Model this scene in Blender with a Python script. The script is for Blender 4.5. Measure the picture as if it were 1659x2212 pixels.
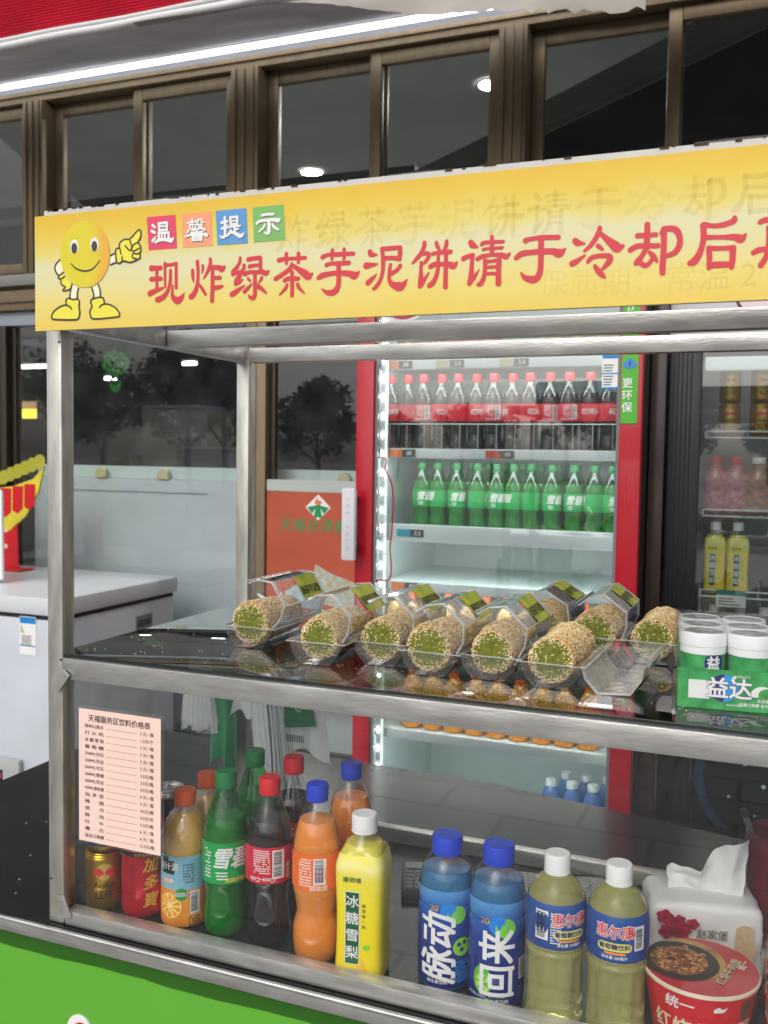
import bpy, bmesh, math, random
from mathutils import Matrix, Vector, noise
R = math.radians
random.seed(7)
for o in list(bpy.data.objects): bpy.data.objects.remove(o)
scene = bpy.context.scene
COL = scene.collection

# ---------------------------------------------------------------- camera
cam_data = bpy.data.cameras.new('camera')
cam = bpy.data.objects.new('camera', cam_data); COL.objects.link(cam)
ROT = Matrix(((0.9274896549, -0.0363225369, 0.3720801168),
              (0.3735315096, 0.0490393975, -0.9263203273),
              (0.0153997195, 0.9981361685, 0.0590511459)))
cam.matrix_world = Matrix.Translation((0.96966542, -1.1, 1.5)) @ ROT.to_4x4()
cam_data.sensor_fit = 'HORIZONTAL'; cam_data.sensor_width = 36.0
cam_data.lens = 36.0 * 2059.0 / 1659.0
cam_data.clip_start = 0.02; cam_data.clip_end = 2000
cam_data.dof.use_dof = True; cam_data.dof.focus_distance = 1.42; cam_data.dof.aperture_fstop = 11.0
scene.camera = cam

# ---------------------------------------------------------------- sky, sun, exposure
SUN_EL, SUN_AZ = R(42), R(186)      # azimuth from +Y, clockwise
world = bpy.data.worlds.new('World'); scene.world = world; world.use_nodes = True
wn = world.node_tree.nodes; wl = world.node_tree.links
bg = wn['Background']
sky = wn.new('ShaderNodeTexSky'); sky.sky_type = 'NISHITA'; sky.sun_disc = False
sky.sun_elevation = SUN_EL; sky.sun_rotation = SUN_AZ
sky.air_density = 1.0; sky.dust_density = 4.0; sky.ozone_density = 1.0
hs = wn.new('ShaderNodeHueSaturation'); hs.inputs['Saturation'].default_value = 0.28
wl.new(sky.outputs[0], hs.inputs['Color']); wl.new(hs.outputs[0], bg.inputs['Color'])
bg.inputs['Strength'].default_value = 0.15
sl = bpy.data.lights.new('sun', 'SUN'); sl.energy = 0.55; sl.angle = R(40); sl.color = (1, .97, .93)
sun = bpy.data.objects.new('sun', sl); COL.objects.link(sun)
sdir = Vector((math.sin(SUN_AZ)*math.cos(SUN_EL), math.cos(SUN_AZ)*math.cos(SUN_EL), math.sin(SUN_EL)))
sun.rotation_euler = sdir.to_track_quat('Z', 'Y').to_euler()
vs = scene.view_settings
vs.view_transform = 'Standard'; vs.look = 'None'; vs.gamma = 1.0; vs.exposure = 0.12; vs.use_curve_mapping = False
scene.render.engine = 'CYCLES'
cy = scene.cycles
cy.max_bounces = 12; cy.diffuse_bounces = 3; cy.glossy_bounces = 5; cy.transmission_bounces = 8
cy.transparent_max_bounces = 40; cy.use_denoising = True
cy.caustics_reflective = False; cy.caustics_refractive = False
cy.sample_clamp_indirect = 6.0
cy.use_adaptive_sampling = True; cy.adaptive_threshold = 0.02; cy.adaptive_min_samples = 16

# ---------------------------------------------------------------- helpers
def c(r, g, b):
    f = lambda v: v/255/12.92 if v/255 <= .04045 else ((v/255+.055)/1.055)**2.4
    return (f(r), f(g), f(b), 1)
MATS = {}
def mat(name, col, rough=.5, metal=0, noise=0, nscale=30, bump=0, bscale=120, spec=.5, trans=0, ior=1.45,
        coat=0, emis=0, sss=0, stretch=(1, 1, 1), col2=None, rnoise=0, ramp=None):
    if name in MATS: return MATS[name]
    m = bpy.data.materials.new(name); m.use_nodes = True
    n = m.node_tree.nodes; l = m.node_tree.links; b = n['Principled BSDF']
    b.inputs['Base Color'].default_value = col; b.inputs['Roughness'].default_value = rough
    b.inputs['Metallic'].default_value = metal; b.inputs['IOR'].default_value = ior
    b.inputs['Specular IOR Level'].default_value = spec
    b.inputs['Transmission Weight'].default_value = trans
    b.inputs['Coat Weight'].default_value = coat
    if sss:
        b.inputs['Subsurface Weight'].default_value = sss; b.inputs['Subsurface Radius'].default_value = (.02, .01, .005)
        b.inputs['Subsurface Scale'].default_value = .5
    if emis:
        b.inputs['Emission Color'].default_value = col; b.inputs['Emission Strength'].default_value = emis
    if noise or bump or rnoise:
        tc = n.new('ShaderNodeTexCoord'); mp = n.new('ShaderNodeMapping'); mp.inputs['Scale'].default_value = stretch
        l.new(tc.outputs['Object'], mp.inputs['Vector'])
    if noise:
        t = n.new('ShaderNodeTexNoise'); t.inputs['Scale'].default_value = nscale; t.inputs['Detail'].default_value = 6
        l.new(mp.outputs[0], t.inputs['Vector'])
        rp = n.new('ShaderNodeValToRGB')
        c2 = col2 or tuple(max(0, v*(1-noise)) for v in col[:3]) + (1,)
        c1 = col if col2 else tuple(min(1, v*(1+noise*.5)) for v in col[:3]) + (1,)
        rp.color_ramp.elements[0].position = .32; rp.color_ramp.elements[1].position = .68
        rp.color_ramp.elements[0].color = c2; rp.color_ramp.elements[1].color = c1
        l.new(t.outputs['Fac'], rp.inputs['Fac']); l.new(rp.outputs[0], b.inputs['Base Color'])
    if rnoise:
        t3 = n.new('ShaderNodeTexNoise'); t3.inputs['Scale'].default_value = nscale*.6; t3.inputs['Detail'].default_value = 5
        l.new(mp.outputs[0], t3.inputs['Vector'])
        mr = n.new('ShaderNodeMapRange'); mr.inputs['To Min'].default_value = max(0.02, rough-rnoise); mr.inputs['To Max'].default_value = rough+rnoise
        l.new(t3.outputs['Fac'], mr.inputs['Value']); l.new(mr.outputs[0], b.inputs['Roughness'])
    if ramp:
        tg = n.new('ShaderNodeTexCoord'); sp_ = n.new('ShaderNodeSeparateXYZ'); l.new(tg.outputs['Object'], sp_.inputs[0])
        nz_ = n.new('ShaderNodeTexNoise'); nz_.inputs['Scale'].default_value = 45; nz_.inputs['Detail'].default_value = 3; l.new(tg.outputs['Object'], nz_.inputs['Vector'])
        ma_ = n.new('ShaderNodeMath'); ma_.operation = 'MULTIPLY_ADD'; ma_.inputs[1].default_value = .03; l.new(nz_.outputs['Fac'], ma_.inputs[0]); l.new(sp_.outputs['Z'], ma_.inputs[2])
        mr_ = n.new('ShaderNodeMapRange'); mr_.inputs['From Min'].default_value = ramp[0][0]+.015; mr_.inputs['From Max'].default_value = ramp[-1][0]+.015; l.new(ma_.outputs[0], mr_.inputs['Value'])
        cr_ = n.new('ShaderNodeValToRGB'); z0_, z1_ = ramp[0][0], ramp[-1][0]; es = cr_.color_ramp.elements
        es[0].color = ramp[0][1]; es[1].color = ramp[-1][1]
        for z_, k_ in ramp[1:-1]: es.new((z_-z0_)/(z1_-z0_)).color = k_
        l.new(mr_.outputs[0], cr_.inputs[0]); l.new(cr_.outputs[0], b.inputs['Base Color'])
    if bump:
        t2 = n.new('ShaderNodeTexNoise'); t2.inputs['Scale'].default_value = bscale; t2.inputs['Detail'].default_value = 4
        l.new(mp.outputs[0], t2.inputs['Vector'])
        bp = n.new('ShaderNodeBump'); bp.inputs['Strength'].default_value = bump; bp.inputs['Distance'].default_value = .002
        l.new(t2.outputs['Fac'], bp.inputs['Height']); l.new(bp.outputs[0], b.inputs['Normal'])
    MATS[name] = m
    return m

def thin(name, tint=(1, 1, 1, 1), ior=1.5, rough=0.0, haze=0.0, hazecol=(.6, .62, .63, 1), boost=1.0, bump=0, sheet=False):
    """clear pane or film: Fresnel reflection off the outer face, tinted see-through"""
    if name in MATS: return MATS[name]
    m = bpy.data.materials.new(name); m.use_nodes = True
    n = m.node_tree.nodes; l = m.node_tree.links; n.clear()
    out = n.new('ShaderNodeOutputMaterial')
    lw = n.new('ShaderNodeLayerWeight'); lw.inputs['Blend'].default_value = .5
    f0 = ((ior-1)/(ior+1))**2
    pw = n.new('ShaderNodeMath'); pw.operation = 'POWER'; pw.inputs[1].default_value = 5; l.new(lw.outputs['Facing'], pw.inputs[0])
    fr = n.new('ShaderNodeMath'); fr.operation = 'MULTIPLY_ADD'; fr.inputs[1].default_value = 1-f0; fr.inputs[2].default_value = f0; l.new(pw.outputs[0], fr.inputs[0])
    ge = n.new('ShaderNodeNewGeometry'); inv = n.new('ShaderNodeMath'); inv.operation = 'SUBTRACT'; inv.inputs[0].default_value = 1
    if not sheet: l.new(ge.outputs['Backfacing'], inv.inputs[1])
    else: inv.inputs[1].default_value = 0
    mu = n.new('ShaderNodeMath'); mu.operation = 'MULTIPLY'; mu.use_clamp = True
    bo = n.new('ShaderNodeMath'); bo.operation = 'MULTIPLY'; bo.inputs[1].default_value = boost
    l.new(fr.outputs[0], bo.inputs[0]); l.new(bo.outputs[0], mu.inputs[0]); l.new(inv.outputs[0], mu.inputs[1])
    tr = n.new('ShaderNodeBsdfTransparent'); tr.inputs[0].default_value = tint
    gl = n.new('ShaderNodeBsdfGlossy'); gl.inputs['Roughness'].default_value = rough
    base = tr
    if haze:
        df = n.new('ShaderNodeBsdfDiffuse'); df.inputs[0].default_value = hazecol
        tc = n.new('ShaderNodeTexCoord'); nz = n.new('ShaderNodeTexNoise'); nz.inputs['Scale'].default_value = 9; nz.inputs['Detail'].default_value = 8
        l.new(tc.outputs['Object'], nz.inputs['Vector'])
        mr = n.new('ShaderNodeMapRange'); mr.inputs['From Min'].default_value = .35; mr.inputs['From Max'].default_value = .75
        mr.inputs['To Min'].default_value = haze*.3; mr.inputs['To Max'].default_value = haze
        l.new(nz.outputs['Fac'], mr.inputs['Value'])
        mh = n.new('ShaderNodeMixShader'); l.new(mr.outputs[0], mh.inputs[0]); l.new(tr.outputs[0], mh.inputs[1]); l.new(df.outputs[0], mh.inputs[2])
        base = mh
    if bump:
        tc = n.new('ShaderNodeTexCoord'); t2 = n.new('ShaderNodeTexNoise'); t2.inputs['Scale'].default_value = 60; t2.inputs['Detail'].default_value = 3
        l.new(tc.outputs['Object'], t2.inputs['Vector']); bp = n.new('ShaderNodeBump'); bp.inputs['Strength'].default_value = bump; bp.inputs['Distance'].default_value = .004
        l.new(t2.outputs['Fac'], bp.inputs['Height']); l.new(bp.outputs[0], gl.inputs['Normal'])
    mx = n.new('ShaderNodeMixShader')
    l.new(mu.outputs[0], mx.inputs[0]); l.new(base.outputs[0], mx.inputs[1]); l.new(gl.outputs[0], mx.inputs[2]); l.new(mx.outputs[0], out.inputs[0])
    MATS[name] = m
    return m

class MB:
    """collects vertices and faces of one mesh"""
    def __init__(s): s.v = []; s.f = []; s.mi = []; s.cur = 0
    def add(s, vs, fs):
        k = len(s.v); s.v += [tuple(p) for p in vs]
        for f in fs: s.f.append(tuple(i+k for i in f)); s.mi.append(s.cur)
        return s
    def box(s, x0, x1, y0, y1, z0, z1, bev=0):
        if bev:
            b = min(bev, abs(x1-x0)*.45, abs(y1-y0)*.45, abs(z1-z0)*.45)
            bm = bmesh.new(); bmesh.ops.create_cube(bm, size=1)
            for v in bm.verts: v.co = Vector(((x0+x1)/2+v.co.x*(x1-x0), (y0+y1)/2+v.co.y*(y1-y0), (z0+z1)/2+v.co.z*(z1-z0)))
            bmesh.ops.bevel(bm, geom=bm.edges[:], offset=b, segments=2, profile=.6, affect='EDGES')
            s.add([v.co for v in bm.verts], [[v.index for v in f.verts] for f in bm.faces]); bm.free(); return s
        p = [(x, y, z) for z in (z0, z1) for y in (y0, y1) for x in (x0, x1)]
        return s.add(p, [(0, 2, 3, 1), (4, 5, 7, 6), (0, 1, 5, 4), (2, 6, 7, 3), (0, 4, 6, 2), (1, 3, 7, 5)])
    def lathe(s, prof, seg=32, cx=0, cy=0, z0=0, fn=None, cap=True):
        vs = []; fs = []
        for (r, z) in prof:
            for i in range(seg):
                a = 2*math.pi*i/seg; rr = fn(r, z, a) if fn else r
                vs.append((cx+rr*math.sin(a), cy-rr*math.cos(a), z0+z))
        for j in range(len(prof)-1):
            for i in range(seg):
                k = (i+1) % seg
                fs.append((j*seg+i, j*seg+k, (j+1)*seg+k, (j+1)*seg+i))
        if cap:
            if prof[0][0] > 1e-5: fs.append(tuple(range(seg-1, -1, -1)))
            if prof[-1][0] > 1e-5: fs.append(tuple((len(prof)-1)*seg+i for i in range(seg)))
        return s.add(vs, fs)
    def tube(s, pts, r, seg=8, closed=False):
        n = len(pts); pts = [Vector(p) for p in pts]; vs = []; fs = []
        rr = r if isinstance(r, (list, tuple)) else [r]*n
        up = None
        for i in range(n):
            d = (pts[(i+1) % n]-pts[i-1]) if closed else (pts[min(i+1, n-1)]-pts[max(i-1, 0)])
            d = d.normalized()
            if up is None: up = Vector((0, 0, 1)) if abs(d.z) < .9 else Vector((1, 0, 0))
            x = d.cross(up).normalized(); y = x.cross(d).normalized(); up = y
            for k in range(seg):
                a = 2*math.pi*k/seg; vs.append(pts[i]+x*math.cos(a)*rr[i]+y*math.sin(a)*rr[i])
        m = n if closed else n-1
        for i in range(m):
            j = (i+1) % n
            for k in range(seg): fs.append((i*seg+k, i*seg+(k+1) % seg, j*seg+(k+1) % seg, j*seg+k))
        if not closed: fs += [tuple(range(seg-1, -1, -1)), tuple((n-1)*seg+k for k in range(seg))]
        return s.add(vs, fs)
    def prism(s, poly, y0, y1):
        """poly of (x,z) counterclockwise seen from -Y, extruded along Y"""
        n = len(poly); vs = [(x, y0, z) for x, z in poly]+[(x, y1, z) for x, z in poly]
        fs = [tuple(range(n)), tuple(range(2*n-1, n-1, -1))]
        for i in range(n): fs.append((i, n+i, n+(i+1) % n, (i+1) % n))
        return s.add(vs, fs)
    def quad(s, a, b, cc, d): return s.add([a, b, cc, d], [(0, 1, 2, 3)])
    def xf(s, M):
        s.v = [tuple(M @ Vector(p)) for p in s.v]; return s
    def mesh(s, name, mats, smooth=True, ang=38):
        me = bpy.data.meshes.new(name); me.from_pydata(s.v, [], s.f)
        for m in (mats if isinstance(mats, (list, tuple)) else [mats]): me.materials.append(m)
        if any(s.mi): me.polygons.foreach_set('material_index', s.mi)
        if smooth:
            me.polygons.foreach_set('use_smooth', [True]*len(me.polygons)); me.set_sharp_from_angle(angle=R(ang))
        me.update()
        return me
    def build(s, name, mats, parent=None, **k): return link(name, s.mesh(name, mats, **k), parent)

def link(name, me, parent=None):
    o = bpy.data.objects.new(name, me); COL.objects.link(o)
    if parent is not None: o.parent = parent
    return o
def thing(name, label, cat, loc=(0, 0, 0), rz=0, group=None):
    o = bpy.data.objects.new(name, None); o.empty_display_size = .02; COL.objects.link(o)
    o.location = loc; o.rotation_euler = (0, 0, rz); o['label'] = label; o['category'] = cat
    if group: o['group'] = group
    return o
def tag(o, label, cat, group=None):
    o['label'] = label; o['category'] = cat
    if group: o['group'] = group
    return o
def struct(o): o['kind'] = 'structure'; return o
def stuff(o): o['kind'] = 'stuff'; return o
def dup(root, loc, rz, label, group=None):
    r = root.copy(); COL.objects.link(r); r.location = loc; r.rotation_euler = (0, 0, rz); r['label'] = label
    if group: r['group'] = group
    for ch in list(root.children):
        k = ch.copy(); COL.objects.link(k); k.parent = r
        for g in list(ch.children):
            d = g.copy(); COL.objects.link(d); d.parent = k
    return r
ORD = ['first', 'second', 'third', 'fourth', 'fifth', 'sixth', 'seventh', 'eighth', 'ninth', 'tenth', 'eleventh', 'twelfth', 'thirteenth', 'fourteenth', 'fifteenth']

LAY = 2e-5
TCACHE = {}
def glyphs(s, size=1.0, bold=0.0, align='CENTER', italic=0, sp=1.0):
    key = (s, align, italic, sp)
    if key not in TCACHE:
        cu = bpy.data.curves.new('lettering', 'FONT'); cu.body = s; cu.size = 1; cu.align_x = align; cu.align_y = 'CENTER'
        cu.shear = italic; cu.space_character = sp; cu.resolution_u = 3
        o = bpy.data.objects.new('lettering', cu); me = o.to_mesh()
        TCACHE[key] = ([tuple(v.co) for v in me.vertices], [tuple(p.vertices) for p in me.polygons])
        o.to_mesh_clear(); bpy.data.objects.remove(o); bpy.data.curves.remove(cu)
    v, f = TCACHE[key]; b = bold*.55
    offs = [(0, 0)] if not bold else [(b, b), (-b, b), (b, -b), (-b, -b)]
    V = []; F = []
    for k, (dx, dy) in enumerate(offs):
        n0 = len(V); V += [((x+dx)*size, (y+dy)*size, k) for x, y, z in v]; F += [tuple(i+n0 for i in q) for q in f]
    return V, F
def slices(v2, f, step):
    """cut a flat glyph mesh with upright lines so that it can bend round a cylinder"""
    bm = bmesh.new(); vv = [bm.verts.new((p[0], p[1], p[2] if len(p) > 2 else 0)) for p in v2]
    for q in f:
        try: bm.faces.new([vv[i] for i in q])
        except ValueError: pass
    xs = [p[0] for p in v2]
    if xs:
        k = math.floor(min(xs)/step)+1
        while k*step < max(xs):
            bmesh.ops.bisect_plane(bm, geom=bm.verts[:]+bm.edges[:]+bm.faces[:], plane_co=(k*step, 0, 0), plane_no=(1, 0, 0)); k += 1
    bm.verts.index_update()
    r = [(v.co.x, v.co.y, v.co.z) for v in bm.verts], [tuple(v.index for v in q.verts) for q in bm.faces]
    bm.free()
    return r
def flat_text(mb, s, x, z, size, y, bold=0.0, rot=0, sx=1.0, align='CENTER', italic=0, sp=1.0):
    """lettering on an upright plane facing -Y"""
    v, f = glyphs(s, size, bold, align, italic, sp); ca, sa = math.cos(rot), math.sin(rot)
    mb.add([(x+(a*sx)*ca-b*sa, y-LAY*k, z+(a*sx)*sa+b*ca) for a, b, k in v], f)
def cyl_text(mb, s, r, th, z, size, bold=0.0, rot=0, sx=1.0, italic=0, sp=1.0, rz=None, align='CENTER'):
    v, f = glyphs(s, size, bold, align, italic, sp); ca, sa = math.cos(rot), math.sin(rot)
    v = [((a*sx)*ca-b*sa, (a*sx)*sa+b*ca, k) for a, b, k in v]
    v, f = slices(v, f, r*.2)
    mb.add([(((rz(z+b) if rz else r)+LAY*k)*math.sin(th+a/r), -((rz(z+b) if rz else r)+LAY*k)*math.cos(th+a/r), z+b) for a, b, k in v], f)
def cyl_patch(mb, r, th0, th1, z0, z1, rz=None, nz=1):
    n = max(1, int(abs(th1-th0)/.16)+1); vs = []; fs = []
    for j in range(nz+1):
        z = z0+(z1-z0)*j/nz; rr = rz(z) if rz else r
        for i in range(n+1):
            a = th0+(th1-th0)*i/n; vs.append((rr*math.sin(a), -rr*math.cos(a), z))
    for j in range(nz):
        for i in range(n): k = j*(n+1)+i; fs.append((k, k+1, k+n+2, k+n+1))
    mb.add(vs, fs)
def cyl_disc(mb, r, th, z, rad, rz=None, n=20, sxy=(1, 1), pts=None):
    poly = pts or [(rad*sxy[0]*math.cos(2*math.pi*i/n), rad*sxy[1]*math.sin(2*math.pi*i/n)) for i in range(n)]
    v, f = slices(poly, [tuple(range(len(poly)))], r*.2)
    mb.add([((rz(z+b) if rz else r)*math.sin(th+a/r), -(rz(z+b) if rz else r)*math.cos(th+a/r), z+b) for a, b, k in v], f)
def barcode(parent, r, th0, th1, z0, z1, upright=False, rz=None, ink=None):
    q = MB(); cyl_patch(q, r, th0, th1, z0, z1, rz); q.build('barcode_patch', M['paper'], parent)
    q = MB(); rr = r+.0002; rnd = random.Random(int(z0*1e5)+int(th0*100))
    e = (lambda z: rz(z)+.0002) if rz else None
    if upright:
        x = th0+(th1-th0)*.12
        while x < th1-(th1-th0)*.12:
            w = (th1-th0)*rnd.choice((.012, .025, .035)); cyl_patch(q, rr, x, x+w, z0+(z1-z0)*.18, z1-(z1-z0)*.08, e); x += w+(th1-th0)*rnd.choice((.015, .02, .03))
    else:
        z = z0+(z1-z0)*.08
        while z < z1-(z1-z0)*.08:
            h = (z1-z0)*rnd.choice((.01, .02, .03)); cyl_patch(q, rr, th0+(th1-th0)*.1, th1-(th1-th0)*.22, z, z+h, e); z += h+(z1-z0)*rnd.choice((.012, .018, .028))
    q.build('barcode', ink or M['ink'], parent)
def rprof(prof):
    """radius as a function of height, from a lathe profile"""
    def f(z, off=0.0):
        for (r0, z0), (r1, z1) in zip(prof, prof[1:]):
            if z0 <= z <= z1 and z1 > z0: return r0+(r1-r0)*(z-z0)/(z1-z0)+off
        return prof[-1][0]+off if z > prof[-1][1] else prof[0][0]+off
    return f
def smooth_prof(prof, n=5):
    """Catmull-Rom through (r,z) points"""
    out = []
    P = [prof[0]]+list(prof)+[prof[-1]]
    for i in range(1, len(P)-2):
        for k in range(n):
            t = k/n; q = []
            for d in (0, 1):
                p0, p1, p2, p3 = P[i-1][d], P[i][d], P[i+1][d], P[i+2][d]
                q.append(.5*((2*p1)+(-p0+p2)*t+(2*p0-5*p1+4*p2-p3)*t*t+(-p0+3*p1-3*p2+p3)*t**3))
            out.append(tuple(q))
    out.append(prof[-1]); return out

# ---------------------------------------------------------------- shared materials
M = {}
M['paper'] = mat('white print', c(232, 232, 230), .45)
M['ink'] = mat('black print', c(28, 28, 32), .5)
M['steel'] = mat('brushed stainless steel', c(198, 197, 193), .36, .82, noise=.24, nscale=11, bump=.15, bscale=60, stretch=(1.2, 6, 6), rnoise=.18)
M['steel_v'] = mat('brushed stainless steel upright', c(204, 202, 193), .36, .82, noise=.24, nscale=11, bump=.15, bscale=60, stretch=(6, 6, 1.2), rnoise=.18)
M['glass'] = thin('clear glass', (.97, .985, .98, 1), 1.5, haze=.03)
M['clear'] = thin('clear blister plastic', (.985, .99, .99, 1), 1.5, .06, haze=.06, hazecol=(.8, .8, .8, 1), boost=3.0, bump=.25, sheet=True)
M['pet'] = thin('clear bottle plastic', (.96, .97, .97, 1), 1.5, .02, haze=.015, boost=1.3)
M['white_plastic'] = mat('white plastic', c(235, 236, 236), .35)
M['black'] = mat('black plastic', c(20, 21, 23), .4, noise=.3, nscale=20)

# ================================================================ the setting
def ground_mat():
    m = mat('pavement', c(168, 166, 160), .7, bump=.2, bscale=40)
    n = m.node_tree.nodes; l = m.node_tree.links; b = n['Principled BSDF']
    tc = n.new('ShaderNodeTexCoord'); br = n.new('ShaderNodeTexBrick')
    br.inputs['Scale'].default_value = 1.0; br.inputs['Brick Width'].default_value = .6; br.inputs['Row Height'].default_value = .3
    br.inputs['Mortar Size'].default_value = .012; br.inputs['Color1'].default_value = c(150, 148, 144); br.inputs['Color2'].default_value = c(132, 130, 128)
    br.inputs['Mortar'].default_value = c(70, 70, 68)
    l.new(tc.outputs['Object'], br.inputs['Vector']); l.new(br.outputs['Color'], b.inputs['Base Color'])
    return m
g = MB(); g.quad((-150, -150, 0), (150, -150, 0), (150, 40, 0), (-150, 40, 0)); struct(g.build('pavement', ground_mat(), smooth=False))
g = MB(); g.quad((-150, -26, .006), (150, -26, .006), (150, -12, .006), (-150, -12, .006))
struct(g.build('road', mat('asphalt', c(66, 67, 70), .85, noise=.25, nscale=8, bump=.3), smooth=False))

# ---- shop building behind the stall (front wall at y = 2.9)
WY = 2.9
frame_m = mat('champagne aluminium', c(134, 116, 92), .46, .35, noise=.15, nscale=4, stretch=(6, 6, 1), rnoise=.08)
frame_d = mat('dark bronze aluminium', c(58, 50, 42), .4, .5)
M['pane'] = thin('window glass', (.9, .92, .92, 1), 1.5, haze=.02, boost=1.5)
shop = thing('shop_building', 'shop front with brown aluminium frames and dark glass behind the stall', 'building', (0, WY, 0))
def part(name, m, boxes, parent, bev=.003, **k):
    q = MB()
    for b in boxes: q.box(*b, bev=bev)
    return q.build(name, m, parent, **k)
mains = [(-3.93, -3.80), (-2.655, -2.532), (-1.42, -1.276), (-.134, -.014), (1.16, 1.28), (2.44, 2.56)]
ZT0, ZT1 = 2.43, 3.285
part('header_beam', frame_m, [(-4.6, 3.2, -.03, .12, 3.288, 3.342), (-4.6, 3.2, -.045, -.031, 3.318, 3.338)], shop)
part('upper_wall', mat('grey render', c(150, 156, 166), .8, noise=.1, nscale=5), [(-4.6, 3.2, .02, .3, 3.345, 4.9)], shop, bev=0)
part('window_sill', mat('pale aluminium', c(150, 148, 142), .4, .5), [(-4.6, 3.2, -.06, .1, 2.354, 2.412)], shop)
part('transom', frame_m, [(-4.6, 3.2, -.04, .1, 2.232, 2.333), (-4.6, 3.2, -.055, -.041, 2.27, 2.30)], shop)
part('door_header', mat('pale blue grey panel', c(158, 168, 176), .5), [(-4.6, 3.2, 0, .09, 2.158, 2.229)], shop)
for a, b in mains:
    part('mullion', frame_m, [(a, b, -.05, .11, 2.414, 3.286)] + [(a+(b-a)*t, a+(b-a)*t+.012, -.058, -.051, 2.415, 3.285) for t in (.12, .45, .78)], shop)
for (a0, a1), (b0, b1) in zip(mains, mains[1:]):
    mid = (a1+b0)/2
    for x0, x1, y in ((a1+.002, mid+.028, .045), (mid-.03, b0-.002, .0)):
        part('sash', frame_m, [(x0, x0+.052, y, y+.035, ZT0, ZT1), (x1-.052, x1, y, y+.035, ZT0, ZT1),
             (x0+.053, x1-.053, y+.001, y+.034, ZT1-.058, ZT1-.001), (x0+.053, x1-.053, y+.001, y+.034, ZT0, ZT0+.05)], shop)
        q = MB(); q.box(x0+.05, x1-.05, y+.014, y+.02, ZT0+.045, ZT1-.053); q.build('window_pane', M['pane'], shop, smooth=False)
# ground floor: mullions and tall panes
lows = [(-4.6, -4.5), (-2.9, -2.80), (-1.345, -1.235), (-.02, .08), (1.3, 1.4), (2.5, 2.6)]
for a, b in lows:
    part('mullion', frame_m if a > -2 else frame_d, [(a, b, -.03, .09, 0, 2.156), (a+.045, a+.06, -.036, -.031, 0, 2.155)], shop)
for (a0, a1), (b0, b1) in zip(lows, lows[1:]):
    part('door_frame', frame_d, [(a1+.002, a1+.03, .01, .05, .02, 2.15), (b0-.03, b0-.002, .01, .05, .02, 2.15), (a1+.031, b0-.031, .011, .049, .02, .09)], shop)
    q = MB(); q.box(a1+.028, b0-.028, .026, .034, .088, 2.15); q.build('door_pane', thin('door glass', (.9, .92, .92, 1), 1.5, haze=.03, boost=2.1), shop, smooth=False)
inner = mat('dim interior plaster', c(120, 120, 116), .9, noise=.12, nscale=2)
part('ceiling', mat('grey ceiling board', c(190, 192, 190), .85, noise=.1, nscale=1.5), [(-9, 4, .12, 4.4, 3.92, 3.98)], shop, bev=0)
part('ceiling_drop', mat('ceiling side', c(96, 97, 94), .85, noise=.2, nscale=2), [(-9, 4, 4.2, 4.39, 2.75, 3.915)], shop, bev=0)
q = MB(); q.prism([(-0.893, 3.082), (-0.491, 3.234), (-0.243, 3.323), (0.336, 3.532), (0.89, 3.732), (0.89, 3.877), (0.601, 3.797), (0.328, 3.684), (-0.251, 3.459), (-0.491, 3.339), (-1.029, 3.146)], 1.3, 1.4); q.build('stair_soffit', mat('stair soffit', c(110, 110, 106), .85, noise=.1, nscale=2), shop, smooth=False)
q = MB(); q.prism([(-0.893, 2.8), (4, 2.8), (4, 3.748), (0.89, 3.732), (0.336, 3.532), (-0.243, 3.323), (-0.893, 3.074)], 1.405, 1.45); q.build('stair_wall', mat('dark stair wall', c(24, 24, 24), .8, noise=.2, nscale=3), shop, smooth=False)
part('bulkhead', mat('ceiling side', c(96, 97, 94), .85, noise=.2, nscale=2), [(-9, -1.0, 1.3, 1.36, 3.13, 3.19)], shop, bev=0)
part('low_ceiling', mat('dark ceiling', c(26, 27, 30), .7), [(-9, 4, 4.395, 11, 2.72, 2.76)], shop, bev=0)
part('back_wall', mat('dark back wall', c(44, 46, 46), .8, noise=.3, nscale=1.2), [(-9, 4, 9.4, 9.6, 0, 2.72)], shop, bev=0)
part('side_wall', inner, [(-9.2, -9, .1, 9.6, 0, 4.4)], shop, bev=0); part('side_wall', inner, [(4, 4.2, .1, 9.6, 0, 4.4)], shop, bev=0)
q = MB(); q.quad((-9, .1, .004), (4, .1, .004), (4, 9.4, .004), (-9, 9.4, .004)); q.build('shop_floor', mat('pale floor tile', c(150, 150, 146), .4), shop, smooth=False)

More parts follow.
